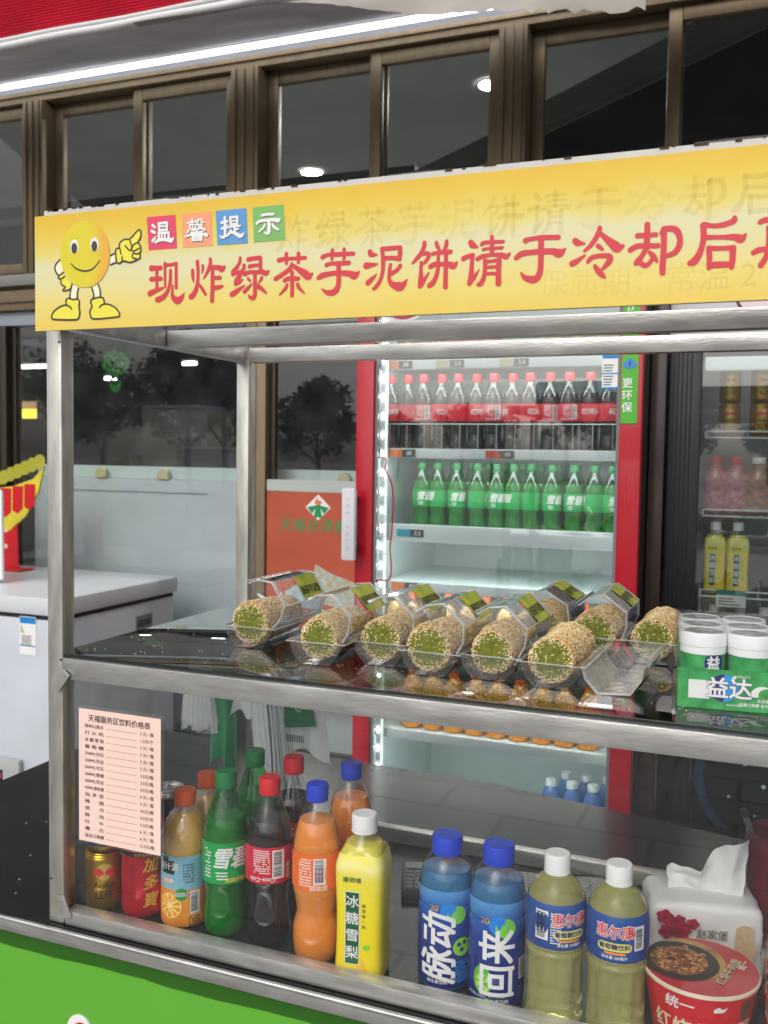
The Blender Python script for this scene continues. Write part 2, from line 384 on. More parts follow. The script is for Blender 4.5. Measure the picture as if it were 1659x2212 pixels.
# ---- lamps seen through the glass
lamp_m = mat('lit lamp', (1, .98, .94, 1), .5, emis=850)
tube_m = mat('lit tube', (.95, 1, 1, 1), .5, emis=12)
ring_m = mat('lamp ring', c(220, 220, 215), .4)
for i, (x, y, z, lab) in enumerate([(-.78, 5.02, 3.918, 'round ceiling downlight seen through the window right of centre'),
                                   (-2.74, 6.36, 3.918, 'round ceiling downlight seen low in the window left of centre')]):
    t = thing('downlight', lab, 'ceiling light', (x, y, z), group='ceiling downlights')
    q = MB(); q.lathe([(.085, 0), (.105, 0), (.105, -.012), (.085, -.012)][::-1], 24, cap=False); q.build('trim_ring', ring_m, t)
    q = MB(); q.lathe([(.083, -.004), (.083, -.012)][::-1], 24); q.build('lamp_disc', lamp_m if i < 2 else mat('weak lamp', (1, 1, .95, 1), .5, emis=4), t)
for x0, x1, y, z, lab in [(-7.45, -7.0, 8, 2.50, 'short tube light glowing left of the front post'), (-5.14, -4.95, 8.0, 2.49, 'small tube light glowing near the rear post'),
                          (-6.2, -6.03, 8, 2.34, 'tiny tube light below the green hanging ornament')]:
    t = thing('tube_light', lab, 'ceiling light', (x0, y, z), group='tube lights inside the shop')
    q = MB(); q.box(0, x1-x0, -.02, .02, .022, .05, bev=.004); q.build('housing', ring_m, t)
    q = MB(); q.tube([(0.01, 0, 0), (x1-x0-.01, 0, 0)], .018, 10); q.build('lamp_tube', tube_m, t)

# ---- things inside the shop
t = thing('display_counter', 'long white counter behind the lower shop glass', 'counter', (-1.75, 3.02, 0))
wc = mat('white counter board', c(200, 207, 210), .4, noise=.1, nscale=2.2, rnoise=.15)
q = MB(); q.box(-1.0, 1.15, 0, .5, .02, 1.36, bev=.01); q.build('counter_body', wc, t)
q = MB(); q.prism([(-1.0, 1.362), (1.15, 1.362), (1.15, 1.425), (-1.0, 1.425)], .03, .04); q.build('counter_lip', mat('pale green lip', c(206, 220, 216), .3), t, smooth=False)
clipm = mat('tan clip', c(206, 196, 150), .5)
for x in (-.55, -.16, .33, .86):
    q = MB(); pts = [(x+.035*math.cos(a), 1.362+.055*math.sin(a)) for a in [math.pi*k/8 for k in range(9)]]
    q.prism(pts, -.012, .02); q.build('counter_clip', clipm, t)
q = MB(); q.box(-.9, .1, -.004, -.001, 1.29, 1.296); q.build('seam', mat('grey seam', c(150, 156, 158), .6), t)
t = thing('menu_board', 'glowing yellow menu board deep inside the shop at far left', 'menu board', (-6.9, 7, 1.84))
q = MB(); q.box(-.9, .62, 0, .06, -.01, .19, bev=.005); q.build('frame', mat('board frame', c(90, 84, 60), .5), t)
q = MB(); q.box(-.88, .60, -.006, -.001, 0, .10); q.build('lit_panel', mat('lit yellow panel', c(250, 225, 70), .4, emis=1.6), t)
q = MB(); q.box(-.88, .60, -.006, -.001, .102, .18); q.build('lit_panel', mat('lit orange picture', c(196, 140, 70), .4, emis=.7, noise=.4, nscale=12, col2=c(150, 190, 190)), t)
# a white cabinet, a dark screen and shelves at the back
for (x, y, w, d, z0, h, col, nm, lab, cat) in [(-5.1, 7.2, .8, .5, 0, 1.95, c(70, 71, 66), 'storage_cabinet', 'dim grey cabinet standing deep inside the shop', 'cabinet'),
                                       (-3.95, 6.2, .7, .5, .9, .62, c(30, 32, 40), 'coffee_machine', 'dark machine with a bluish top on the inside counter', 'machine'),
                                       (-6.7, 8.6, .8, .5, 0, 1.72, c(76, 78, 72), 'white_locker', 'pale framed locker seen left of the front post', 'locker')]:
    t = thing(nm, lab, cat, (x, y, z0))
    cm = mat('paint of '+nm, col, .5, noise=.1)
    q = MB(); q.box(0, w, 0, d, .01, h, bev=.01); q.build('body', cm, t)
    q = MB(); q.box(w*.55, w*.9, -.012, -.002, h*.45, h*.85, bev=.004); q.build('door_panel', mat('dark opening', c(40, 44, 42), .5), t)
    q = MB(); q.box(.02, w-.02, -.02, d-.02, h+.002, h+.03, bev=.008); q.build('top', mat('blue grey top', c(62, 64, 84), .4), t)
t = thing('base_counter', 'dim counter carrying the dark machine inside the shop', 'counter', (-4.3, 6.0, 0))
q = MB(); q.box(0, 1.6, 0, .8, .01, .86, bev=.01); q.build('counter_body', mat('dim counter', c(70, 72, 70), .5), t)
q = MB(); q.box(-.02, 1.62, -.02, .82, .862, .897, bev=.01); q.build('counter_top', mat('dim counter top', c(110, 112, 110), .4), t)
t = thing('hanging_ornament', 'green leafy ball ornament hanging inside the dark shop', 'ornament', (-2.965, 4.0, 1.92))
grn = mat('green tinsel', c(40, 190, 70), .5, noise=.5, nscale=30)
rnd = random.Random(3)
def leafball(n, rx, rz, cz, s):
    q = MB()
    for i in range(n):
        a = rnd.uniform(0, 2*math.pi); u = rnd.uniform(-1, 1); rr = math.sqrt(1-u*u)
        p = Vector((rx*rr*math.cos(a), rx*rr*math.sin(a), cz+rz*u)); d = Vector((rnd.uniform(-1, 1), rnd.uniform(-1, 1), rnd.uniform(-1, 1))).normalized(); e = d.orthogonal().normalized()
        q.add([p-d*s, p+e*s*.6, p+d*s, p-e*s*.6], [(0, 1, 2, 3)])
    return q
leafball(170, .075, .07, .15, .022).build('leaf_ball', grn, t, smooth=False)
leafball(50, .03, .05, .02, .016).build('leaf_tassel', grn, t, smooth=False)
q = MB(); q.tube([(0, 0, .2), (0, 0, .8)], .002, 5); q.build('cord', mat('cord', c(120, 120, 110), .7), t)

# ---- orange poster on the door glass
t = thing('door_poster', 'orange poster with white diamond emblem and candy picture on the glass', 'poster', (-.99, 2.884, .35))
q = MB(); q.box(-.24, .42, 0, .003, 0, .975); q.build('sheet', mat('orange print', c(180, 84, 58), .45, noise=.15, nscale=4), t, smooth=False)
q = MB(); q.box(-.24, .42, -.002, .003, .977, 1.03); q.build('top_strip', mat('pale strip', c(176, 182, 178), .5), t, smooth=False)
q = MB(); flat_text(q, '天福台湾美食', .04, .815, .066, -.001, .012, sx=1.02, sp=1.1); q.build('lettering', mat('green print', c(30, 140, 84), .5), t, smooth=False)
q = MB(); q.add([(.03-.065, -.001, .905), (.03, -.001, .845), (.03+.065, -.001, .905), (.03, -.001, .965)], [(0, 1, 2, 3)]); q.build('emblem', M['paper'], t, smooth=False)
q = MB()
for k in (-1, 1): q.add([(.03+k*.006, -.0016, .915), (.03+k*.058, -.0016, .905), (.03+k*.03, -.0016, .875)], [(0, 1, 2)])
q.add([(.03-.008, -.0016, .93), (.03-.022, -.0016, .858), (.03+.022, -.0016, .858), (.03+.008, -.0016, .93)], [(0, 1, 2, 3)])
q.build('emblem_leaf', mat('green print', c(30, 140, 84), .5), t, smooth=False)
q = MB(); q.add([(.03-.02, -.002, .925), (.03, -.002, .915), (.03+.02, -.002, .925), (.03+.012, -.002, .94), (.03, -.002, .935), (.03, -.002, .955), (.03-.012, -.002, .94)], [(0, 1, 2, 3, 4, 5, 6)]); q.build('emblem_flame', mat('orange flame print', c(222, 120, 70), .5), t, smooth=False)
candy = mat('pale blue candy print', c(172, 196, 200), .5, noise=.5, nscale=38, col2=c(176, 150, 96)); candy2 = mat('pale candy print', c(166, 190, 196), .5, noise=.15, nscale=20)
q = MB(); q.add([(x, -.001, z) for x, z in [(-.02, .47), (.02, .64), (.1, .60), (.24, .56), (.40, .52), (.40, .42), (.2, .40), (.1, .45)]], [tuple(range(8))]); q.build('candy_picture', candy, t, smooth=False)
q = MB(); q.add([(x, -.0015, z) for x, z in [(-.13, .42), (-.14, .5), (-.07, .545), (.01, .53), (.05, .47), (.04, .40), (-.05, .36)]], [tuple(range(7))]); q.build('candy_picture', candy2, t, smooth=False)

# ---- awning over the shop front
aw = thing('awning', 'red ribbed awning with white piping and a grey fabric lining', 'awning', (0, 1.9, 3.084))
q = MB(); n = 90; prof = [(-.004-.0035*math.cos(2*math.pi*k/6), .012+k*.0115/6*1.0) for k in range(6*n//2)]
vs = []; fs = []
for x in (-3.2, 2.8):
    vs += [(x, a, z) for a, z in prof]
m_ = len(prof)
for k in range(m_-1): fs.append((k, m_+k, m_+k+1, k+1))
q.add(vs, fs); q.build('red_face', mat('red awning fabric', c(206, 30, 62), .6, noise=.18, nscale=3, bump=.15), aw)
q = MB(); q.tube([(-3.2+.1*k, 0, .002*math.sin(k*1.3)) for k in range(61)], .014, 10); q.tube([(-3.2+.1*k, -.008, .018+.002*math.sin(k*.9)) for k in range(61)], .008, 8)
q.build('piping', mat('white piping', c(226, 226, 226), .5), aw)
lin = mat('grey lining fabric', c(226, 221, 226), .85, noise=.25, nscale=3, bump=.3, bscale=12)
q = MB(); vs = []; fs = []; nx, ny = 60, 12; rnd = random.Random(5)
for i in range(nx+1):
    x = -3.2+6.0*i/nx
    for j in range(ny+1):
        s = j/ny; sag = .008*math.sin(x*7+s*4)*math.sin(math.pi*s)+.003*math.sin(x*21+s*9)*math.sin(math.pi*s)
        vs.append((x, s*.84, -.012+.275*s+sag))
for i in range(nx):
    for j in range(ny): k = i*(ny+1)+j; fs.append((k, k+1, k+ny+2, k+ny+1))
q.add(vs, fs); q.build('lining', lin, aw)
# loose flap of lining that hangs down at the right
q = MB(); vs = []; fs = []; nx = 70
for i in range(nx+1):
    u = i/nx; x = -1.25+1.83*u; s = min(1, max(0, (x+.85)/.9)); s = s*s*(3-2*s)
    low = -.016-.150*s-.008*math.sin(x*5)*s-(.06*s*max(0, (x-.0)/.5))+rnd.uniform(-.004, .004)*s*(1 if x < .1 else 2.5)
    for j in range(7):
        w = j/6; vs.append((x, .02-.03*w+.015*math.sin(x*9+w*3)*w, -.014+(low+.014)*w))
for i in range(nx):
    for j in range(6): k = i*7+j; fs.append((k, k+7, k+8, k+1))
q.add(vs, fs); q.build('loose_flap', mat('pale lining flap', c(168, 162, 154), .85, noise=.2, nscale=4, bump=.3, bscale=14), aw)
t = thing('led_strip_light', 'long bright white strip light fixed under the awning lining', 'strip light', (0, 2.76, 3.325))
q = MB(); q.box(-3.1, .2, -.02, .02, .016, .034, bev=.003); q.build('housing', M['white_plastic'], t)
q = MB(); q.box(-3.09, .19, -.009, .009, -.004, .014, bev=.006); q.build('lamp_strip', mat('lit strip', (.9, .96, 1, 1), .5, emis=4.0), t)

# ---- chest freezer left of the stall
fz = thing('chest_freezer', 'white chest freezer standing against the shop glass', 'freezer', (-1.665, 1.958, 0))
fm = mat('freezer enamel', c(200, 205, 213), .35, noise=.09, nscale=4, rnoise=.12)
q = MB(); q.box(-1.45, -.012, .012, .825, .05, .808, bev=.018); q.build('body', fm, fz)
q = MB(); q.box(-1.46, 0, 0, .837, .824, .90, bev=.016); q.build('lid', mat('freezer lid', c(204, 208, 212), .3), fz)
q = MB(); q.box(-1.44, -.02, .02, .82, .806, .826); q.build('lid_gasket', mat('dark gasket', c(40, 42, 44), .7), fz, smooth=False)
q = MB(); q.box(-.62, -.20, -.018, .011, .08, .215, bev=.02); cp = q.build('control_panel', mat('grey control panel', c(170, 172, 172), .4), fz)
q = MB(); q.box(-.35, -.285, -.021, -.0185, .115, .165); q.build('display', mat('dark display', c(22, 16, 18), .25), cp, smooth=False)
q = MB(); flat_text(q, '-23', -.317, .14, .038, -.0215); q.build('digits', mat('red digits', (1, .05, .12, 1), .5, emis=2.5), cp, smooth=False)
q = MB()
for z, cc in ((.165, 0), (.115, 1)): q.tube([(-.375, -.0185, z), (-.375, -.022, z)], .006, 10)
q.build('button', mat('panel button', c(90, 40, 40), .4), cp)
el = MB(); el.box(-.215, -.13, .0098, .0118, .655, .815); el = el.build('energy_label', M['paper'], fz, smooth=False)
q = MB(); q.box(-.213, -.132, .0088, .0096, .787, .813); q.box(-.213, -.132, .0088, .0096, .692, .697); q.build('blue_band', mat('blue print', c(20, 130, 200), .5), el, smooth=False)
q = MB()
for k in range(5): q.box(-.208, -.203+.003*k, .0088, .0096, .772-.006*k, .776-.006*k)
q.build('grade_bars', mat('grade print', c(220, 150, 40), .5, noise=.9, nscale=60, col2=c(40, 170, 70)), el, smooth=False)
q = MB()
for k in range(9): q.box(-.205, -.15-.004*(k % 3), .0088, .0096, .735-.005*k, .7365-.005*k)
q.build('fine_print', M['ink'], el, smooth=False)
sl_ = MB(); sl_.box(-.0125, -.0100, .52, .64, .56, .75); sl_ = sl_.build('info_sheet', mat('grey sheet', c(128, 132, 134), .6, noise=.2, nscale=40), fz, smooth=False)
q = MB(); q.box(-.0098, -.0092, .53, .63, .70, .73); q.box(-.0098, -.0092, .53, .6, .6, .605); q.build('fine_print', mat('grey ink', c(80, 84, 88), .6), sl_, smooth=False)

# ---- bowl shaped cut-out and white board on the freezer
bw = thing('promotional_cutout', 'red and yellow noodle bowl cut-out with red stem on the freezer', 'display stand', (-2.62, 2.6, .9))
pr, py = mat('red card', c(196, 24, 36), .35), mat('yellow card', c(214, 196, 60), .4, noise=.15, nscale=25)
q = MB(); q.prism([(.02, .05), (.15, .05), (.14, .30), (.03, .26)], -.004, .004); q.build('stem', pr, bw, smooth=False)
q = MB(); q.prism([(-.05, .165), (.1, .2), (.2, .275), (.28, .4), (.317, .52), (.25, .46), (.12, .42), (-.05, .4), (-.3, .42), (-.45, .5), (-.4, .35), (-.25, .2)], -.006, .006); q.build('bowl', py, bw, smooth=False)
q = MB()
for k in range(6):
    x = -.18+k*.075; h = .02*abs(k-2.2)
    q.prism([(x, .265+h), (x+.03, .25+h), (x+.064, .275+h), (x+.068, .40+h*.6), (x+.002, .40+h*.6)], -.0085, -.0065)
q.build('bowl_panel', pr, bw, smooth=False)
q = MB()
for k in range(7):
    x = .02+k*.045; z = .42+.016*k
    q.lathe([(0.001, -.004), (.03, -.003), (.036, 0), (.03, .003), (.001, .004)], 14, 0, 0)
    q.v[-14*5:] = [(x+a, -.008+b*.12+0*cc, z+.028+cc*0+b*1.0) for a, b, cc in q.v[-14*5:]]
q.build('noodle_curl', mat('pale yellow curl', c(208, 204, 70), .45), bw)
q = MB(); q.box(-.12, .2, -.05, .05, .001, .012, bev=.004); q.prism([(.02, .012), (.15, .012), (.15, .05), (.02, .05)], -.004, .004); q.build('foot', pr, bw)
for z in (.12, .2):
    q = MB(); q.tube([(.075, -.0045, z), (.075, -.0065, z)], .012, 14); q.build('dot', mat('cream dot', c(226, 190, 160), .5), bw)
wb = thing('white_board', 'white rounded board standing at the left end of the freezer', 'board', (-2.29, 2.2, .9))
q = MB(); q.box(-.25, .105, -.008, .008, .02, .42, bev=.007); q.build('panel', M['white_plastic'], wb)
q = MB(); q.box(-.2, .06, -.06, .06, .001, .019, bev=.005); q.build('foot', M['white_plastic'], wb)

# ================================================================ drinks
L = {}
def liq(name, col, ior=1.38, rough=.02): return mat(name, col, rough, trans=1.0, ior=ior)
L['green'] = liq('green lemon soda', c(150, 232, 172)); L['green_pet'] = thin('green bottle plastic', c(140, 222, 160), 1.5, .03, haze=.10, hazecol=c(40, 170, 90), boost=1.3)
L['green_body'] = mat('green soda body', c(24, 168, 84), .05, trans=.38, ior=1.36)
L['cola'] = mat('dark cola', c(22, 12, 12), .05, coat=.2)
L['orange'] = mat('orange soda', c(240, 142, 46), .12, sss=.35, coat=.5, noise=.1, nscale=10)
L['pulp'] = mat('orange pulp juice', c(226, 172, 74), .1, sss=.35, coat=.8, bump=1.0, bscale=160)
L['pear'] = mat('pale pear drink', c(246, 230, 80), .06, trans=.2, ior=1.36)
L['blue'] = mat('blue bottle', c(64, 158, 226), .03, trans=.6, ior=1.36)
L['glucose'] = mat('pale yellow drink', c(252, 250, 160), .02, trans=.76, ior=1.33)
L['water'] = mat('blue tinted water bottle', c(110, 160, 235), .08, trans=.6, ior=1.34)
def capm(n, col): return mat(n, col, .38, sss=.05)
CAPC = dict(green=capm('green cap', c(20, 120, 62)), red=capm('red cap', c(214, 36, 50)), blue=capm('blue cap', c(34, 66, 196)), orange=capm('orange cap', c(240, 98, 30)), white=capm('white cap', c(236, 236, 234)))
PRINT = dict(white=M['paper'], black=M['ink'], yellow=mat('yellow print', c(240, 220, 60), .45), red=mat('red print', c(214, 36, 50), .45), gold=mat('gold print', c(222, 178, 70), .35, .5),
             green=mat('leaf green print', c(40, 150, 70), .45), lime=mat('lime print', c(130, 205, 50), .45), sky=mat('sky blue print', c(40, 150, 220), .45), navy=mat('navy print', c(24, 40, 110), .4), dkgreen=mat('dark green print', c(20, 92, 50), .4),
             orange=mat('orange print spot', c(244, 150, 30), .45))
P_ = {}
P_['green'] = smooth_prof([(.018, 0), (.028, .003), (.0315, .014), (.031, .03), (.0292, .05), (.0298, .068), (.0325, .08), (.0332, .09), (.0332, .138), (.0322, .15), (.029, .166), (.0235, .184), (.0175, .202), (.0138, .213), (.0138, .221)])
P_['cola'] = smooth_prof([(.018, 0), (.029, .003), (.032, .014), (.0305, .034), (.028, .054), (.0292, .075), (.0332, .091), (.0338, .1), (.0338, .146), (.0328, .158), (.0295, .173), (.0225, .191), (.0165, .205), (.0138, .213), (.0138, .221)])
P_['orange'] = smooth_prof([(.018, 0), (.029, .003), (.033, .022), (.0332, .044), (.0288, .064), (.0285, .072), (.0318, .092), (.0335, .104), (.0335, .158), (.0322, .17), (.0288, .186), (.023, .202), (.0172, .214), (.0138, .222), (.0138, .229)])
P_['pulp'] = smooth_prof([(.02, 0), (.032, .003), (.0345, .012), (.0345, .06), (.0345, .108), (.0352, .116), (.034, .13), (.0302, .146), (.024, .16), (.0168, .17), (.0138, .175), (.0138, .183)])
P_['pear'] = smooth_prof([(.024, 0), (.033, .003), (.0345, .016), (.0332, .055), (.0335, .1), (.0352, .15), (.0345, .165), (.0292, .182), (.0205, .197), (.0158, .204), (.0158, .212)])
P_['blue'] = smooth_prof([(.022, 0), (.034, .004), (.0362, .016), (.0362, .115), (.0345, .121), (.0358, .130), (.0362, .15), (.0345, .165), (.029, .18), (.0225, .19), (.0182, .194), (.0182, .201)])
P_['glucose'] = smooth_prof([(.022, 0), (.034, .003), (.0355, .015), (.035, .05), (.035, .088), (.0362, .097), (.0335, .102), (.0362, .11), (.037, .15), (.0345, .166), (.028, .181), (.02, .191), (.0148, .196), (.0148, .203)])
HT = dict(green=.238, cola=.238, orange=.246, pulp=.2, pear=.23, blue=.22, glucose=.221)
def sq(n): return lambda r, z, a: r*.95/((abs(math.sin(a))**n+abs(math.cos(a))**n)**(1/n)) if z < .185 else r
def flute(r, z, a):
    if .012 < z < .093: return r*(1-.055*max(0, math.cos(8*a))**.5*min(1, (z-.012)/.008, (.093-z)/.008))
    return r
def cut(prof, z0, z1):
    f = rprof(prof); return [(f(z0), z0)]+[p for p in prof if z0 < p[1] < z1]+[(f(z1), z1)]
def capmesh(q, r, z0, z1, ring=True):
    """ribbed screw cap with a tamper ring below"""
    s = 48
    if ring: q.lathe([(r*.97, z0), (r*1.02, z0+.001), (r*1.02, z0+.0035), (r*.97, z0+.0042)], s)
    q.lathe([(r, z0+.0045), (r, z1-.0025), (r*.96, z1-.0006), (r*.86, z1), (r*.84, z1-.0004), (0.0001, z1-.0004)], s, fn=lambda rr, z, a: rr*(1+.022*math.cos(24*a)) if z0+.005 <= z <= z1-.002 else rr, cap=False)
    q.lathe([(r*.3, z0+.0046), (r*.999, z0+.0045)], s, cap=False)
def fine(parent, r, th0, th1, z0, z1, m, rows=8, rz=None, seed=1):
    q = MB(); rn = random.Random(seed); h = (z1-z0)/rows
    for k in range(rows):
        a = th0
        while a < th1:
            w = rn.uniform(.03, .09); b = min(th1, a+w)
            if rn.random() < .88: cyl_patch(q, r, a, b, z0+k*h+h*.22, z0+k*h+h*.72, rz)
            a = b+.018
    return q.build('fine_print', m, parent, smooth=False)

M['bumpy'] = thin('crinkled clear plastic', (.96, .97, .97, 1), 1.5, .03, haze=.01, boost=2.2, bump=1.0)
def make_drink(kind, name, label, cat, variant=0, simple=False, group=None):
    t = thing(name, label, cat, group=group); pf = P_[kind]; f = rprof(pf); top = pf[-1][1]; h = HT[kind]; seg = 24 if simple else 48
    off = lambda d: (lambda z: f(z)+d)
    def lab(z0, z1, m, d=.0004):
        q = MB(); q.lathe([(r+d, z) for r, z in cut(pf, z0, z1)], seg, cap=False); return q.build('label', m, t)
    def ptx(parent, items, m):
        q = MB()
        for it in items: cyl_text(q, *it[:5], **(it[5] if len(it) > 5 else {}))
        return q.build('print', m, parent, smooth=False)
    def body(zl, mshell, mliq, fn=None):
        q = MB(); q.lathe(pf, seg, fn=fn); q.build('bottle_body', mshell, t)
        q = MB(); q.lathe([(max(.001, r-.0012), z) for r, z in cut(pf, .0015, zl)], seg, fn=fn); q.build('drink', mliq, t)
    def cap(m, r, z0, z1): q = MB(); capmesh(q, r, z0, z1); q.build('cap', m, t)
    if kind == 'green':
        body(.172, L['green_pet'], L['green_body']); cap(CAPC['green'], .0152, .213, h)
        b = lab(.082, .142, mat('green label', c(14, 158, 74), .35))
        r = .0339
        ptx(b, [('雪碧', r, .02, .118, .032, dict(bold=.035, italic=.3, sx=.88))], PRINT['white'])
        q = MB()
        for k in range(3): cyl_patch(q, r, -.62+.03*k, -.1, .098-.0045*k, .1-.0045*k)
        q.build('print_stripe', PRINT['white'], b, smooth=False)
        if not simple:
            ptx(b, [('清爽柠檬味', r, .35, .0875, .0075, dict(bold=.02))], PRINT['yellow'])
            fine(b, r, -1.2, -.85, .09, .135, PRINT['white'], 9, seed=3); barcode(b, r, 1.3, 1.75, .09, .135)
    elif kind == 'cola':
        body(.178, M['pet'], L['cola']); cap(CAPC['red'], .0152, .213, h)
        b = lab(.094, .146, mat('red label', c(206, 30, 54), .38)); r = .0345
        if variant == 0:
            barcode(b, r, .1, .62, .101, .142)
            fine(b, r, -.72, .0, .108, .143, PRINT['white'], 11, seed=5)
            ptx(b, [('Coca-Cola', r, -.3, .1, .009, dict(rot=math.pi, italic=.3, bold=.02)), ('回收我', r, .85, .11, .0075, dict(rot=math.pi/2, bold=.02))], PRINT['white'])
        else:
            ptx(b, [('可口可乐', r, 0, .121, .019, dict(bold=.03, italic=.35, sx=.8))], PRINT['white'])
            if not simple: fine(b, r, -1.3, -.7, .1, .14, PRINT['white'], 9, seed=6)
    elif kind == 'orange':
        body(.196, M['pet'], L['orange']); cap(CAPC['blue'], .0152, .222, h)
        b = lab(.107, .157, mat('orange label', c(244, 112, 36), .4)); r = .0341
        barcode(b, r, -.1, .42, .116, .152, ink=PRINT['navy'])
        ptx(b, [('回收我', r, .12, .1105, .0085, dict(bold=.025))], PRINT['white'])
        fine(b, r, -.75, -.2, .112, .152, PRINT['white'], 10, seed=7)
    elif kind == 'pulp':
        body(.168, M['bumpy'], L['pulp']); cap(CAPC['orange'], .0158, .178, h)
        b = lab(.06, .11, mat('pale blue label', c(132, 186, 206), .4)); r = .03525
        b2 = lab(.004, .06, mat('orange picture label', c(240, 166, 60), .4, noise=.5, nscale=38, col2=c(226, 120, 40)))
        q = MB(); cyl_patch(q, r, -1.05, -.42, .083, .103); cyl_patch(q, r, -1.05, -.7, .103, .108); q.build('black_panel', PRINT['black'], b, smooth=False)
        ptx(b, [('美汁源', r+.0002, -.72, .0935, .012, dict(bold=.02))], PRINT['white'])
        fine(b, r, -.05, .42, .07, .1, mat('grey blue print', c(70, 100, 112), .5), 7, seed=8)
        q = MB(); cyl_patch(q, r, -.95, -.5, .069, .0765); q.build('orange_tab', PRINT['orange'], b, smooth=False)
        ptx(b, [('果粒橙', r+.0002, -.72, .0727, .0065, dict(bold=.02))], PRINT['white'])
        q = MB(); cyl_disc(q, r+.0001, -.62, .036, .0205); q.build('orange_slice_rim', mat('orange peel print', c(238, 140, 24), .45), b2, smooth=False)
        q = MB(); cyl_disc(q, r+.0003, -.62, .036, .0185); q.build('orange_slice_pith', mat('pith print', c(255, 226, 150), .45), b2, smooth=False)
        q = MB()
        for k in range(10):
            a0, a1 = 2*math.pi*k/10+.06, 2*math.pi*(k+1)/10-.06
            cyl_disc(q, r+.0005, -.62, .036, 0, pts=[(.003*math.cos((a0+a1)/2), .003*math.sin((a0+a1)/2)), (.0165*math.cos(a0), .0165*math.sin(a0)), (.0175*math.cos((a0+a1)/2), .0175*math.sin((a0+a1)/2)), (.0165*math.cos(a1), .0165*math.sin(a1))])
        q.build('orange_slice', mat('orange flesh print', c(250, 170, 50), .4, noise=.3, nscale=150), b2, smooth=False)
        q = MB(); cyl_disc(q, r+.0006, -.12, .054, .0095); q.build('green_badge', PRINT['green'], b2, smooth=False)
        q = MB(); cyl_patch(q, r+.0008, -.4, .16, .0515, .0565); q.build('badge_band', PRINT['white'], b2, smooth=False)
        ptx(b2, [('活性维生素C', r+.001, -.12, .054, .0042, dict(bold=.02))], PRINT['dkgreen'])
        barcode(b2, r+.0002, .25, .68, .024, .058)
        fine(b2, r+.0002, .2, .75, .006, .021, PRINT['black'], 4, seed=9)
    elif kind == 'pear':
        fn = sq(5); q = MB(); q.lathe(pf, 64, fn=fn); q.build('bottle_body', M['pet'], t)
        q = MB(); q.lathe([(max(.001, r-.0012), z) for r, z in cut(pf, .0015, .19)], 64, fn=fn); q.build('drink', L['pear'], t)
        cap(CAPC['white'], .0172, .204, h)
        q = MB(); q.lathe([(r+.0005, z) for r, z in cut(pf, .003, .18)], 64, fn=fn, cap=False)
        b = q.build('label', mat('yellow pear label', c(244, 224, 30), .32, ramp=[(.003, c(240, 212, 20)), (.1, c(246, 226, 24)), (.15, c(246, 230, 70)), (.168, c(248, 238, 150)), (.18, c(242, 230, 90))]), t)
        d = lambda z: -(f(z)*.95+.0010)
        def face(nm, poly, m, o=0):
            q = MB(); z0 = min(p[1] for p in poly); z1 = max(p[1] for p in poly); N = 10
            q.add([(x, d(z)-o, z) for x, z in poly], [tuple(range(len(poly)))]) if z1-z0 < .03 else [q.add([(x0_, d(za)-o, za), (x1_, d(za)-o, za), (x1_, d(zb)-o, zb), (x0_, d(zb)-o, zb)], [(0, 1, 2, 3)]) for za, zb, x0_, x1_ in [(z0+(z1-z0)*i/N, z0+(z1-z0)*(i+1)/N, min(p[0] for p in poly), max(p[0] for p in poly)) for i in range(N)]]
            return q.build(nm, m, b, smooth=False)
        face('white_rim', [(-.0165, .028), (.0035, .028), (.0035, .131), (-.0165, .131)], PRINT['white'])
        face('green_panel', [(-.0155, .029), (.0025, .029), (.0025, .130), (-.0155, .130)], PRINT['dkgreen'], .0002)
        q = MB()
        for i, ch in enumerate('冰糖雪梨'):
            v, fs = glyphs(ch, .0185, .02); z = .116-.0242*i; q.add([(-.0065+x, d(z+y)-.0004-LAY*k, z+y) for x, y, k in v], fs)
        q.build('print', PRINT['white'], b, smooth=False)
        q = MB(); v, fs = glyphs('康师傅', .0085, .012); q.add([(-.007+x, d(.147+y)-.0003-LAY*k, .147+y) for x, y, k in v], fs)
        for i, ch in enumerate('清润每一刻'):
            v, fs = glyphs(ch, .0055, .01); z = .112-.0075*i; q.add([(.009+x, d(z+y)-.0003-LAY*k, z+y) for x, y, k in v], fs)
        q.build('print', PRINT['dkgreen'], b, smooth=False)
        q = MB(); po = [(.004+.012*math.cos(a)*(1 if math.sin(a) < .1 else .72), .021+.017*math.sin(a)) for a in [2*math.pi*k/22 for k in range(22)]]
        q.add([(x, d(z)-.0001, z) for x, z in po], [tuple(range(22))]); q.build('pear_picture', mat('pear print', c(238, 190, 40), .45, noise=.3, nscale=40, col2=c(250, 226, 90)), b, smooth=False)
        q = MB(); q.add([(x, d(z)-.0004, z) for x, z in [(.007, .053), (.012, .057), (.019, .056), (.016, .05), (.01, .05)]], [(0, 1, 2, 3, 4)]); q.build('leaf_picture', PRINT['lime'], b, smooth=False)
    elif kind == 'blue':
        body(.172, M['pet'], L['blue']); cap(CAPC['blue'], .0202, .193, h)
        b = lab(.008, .15, mat('blue sleeve', c(22, 44, 118), .22, coat=.3, ramp=[(.008, c(18, 40, 112)), (.06, c(18, 42, 120)), (.1, c(18, 58, 146)), (.125, c(28, 96, 180)), (.15, c(84, 152, 212))])); r = .0369
        rz = lambda z: f(z)+.0009
        q = MB(); cyl_disc(q, r, .05, .12, .0135, rz=rz); q.build('blue_ball', mat('blue ball print', c(30, 130, 220), .35), b, smooth=False)
        q = MB(); cyl_disc(q, r+.0001, .28, .116, .0135, rz=lambda z: f(z)+.0011); q.build('green_ball', mat('green ball print', c(120, 205, 60), .35), b, smooth=False)
        q = MB()
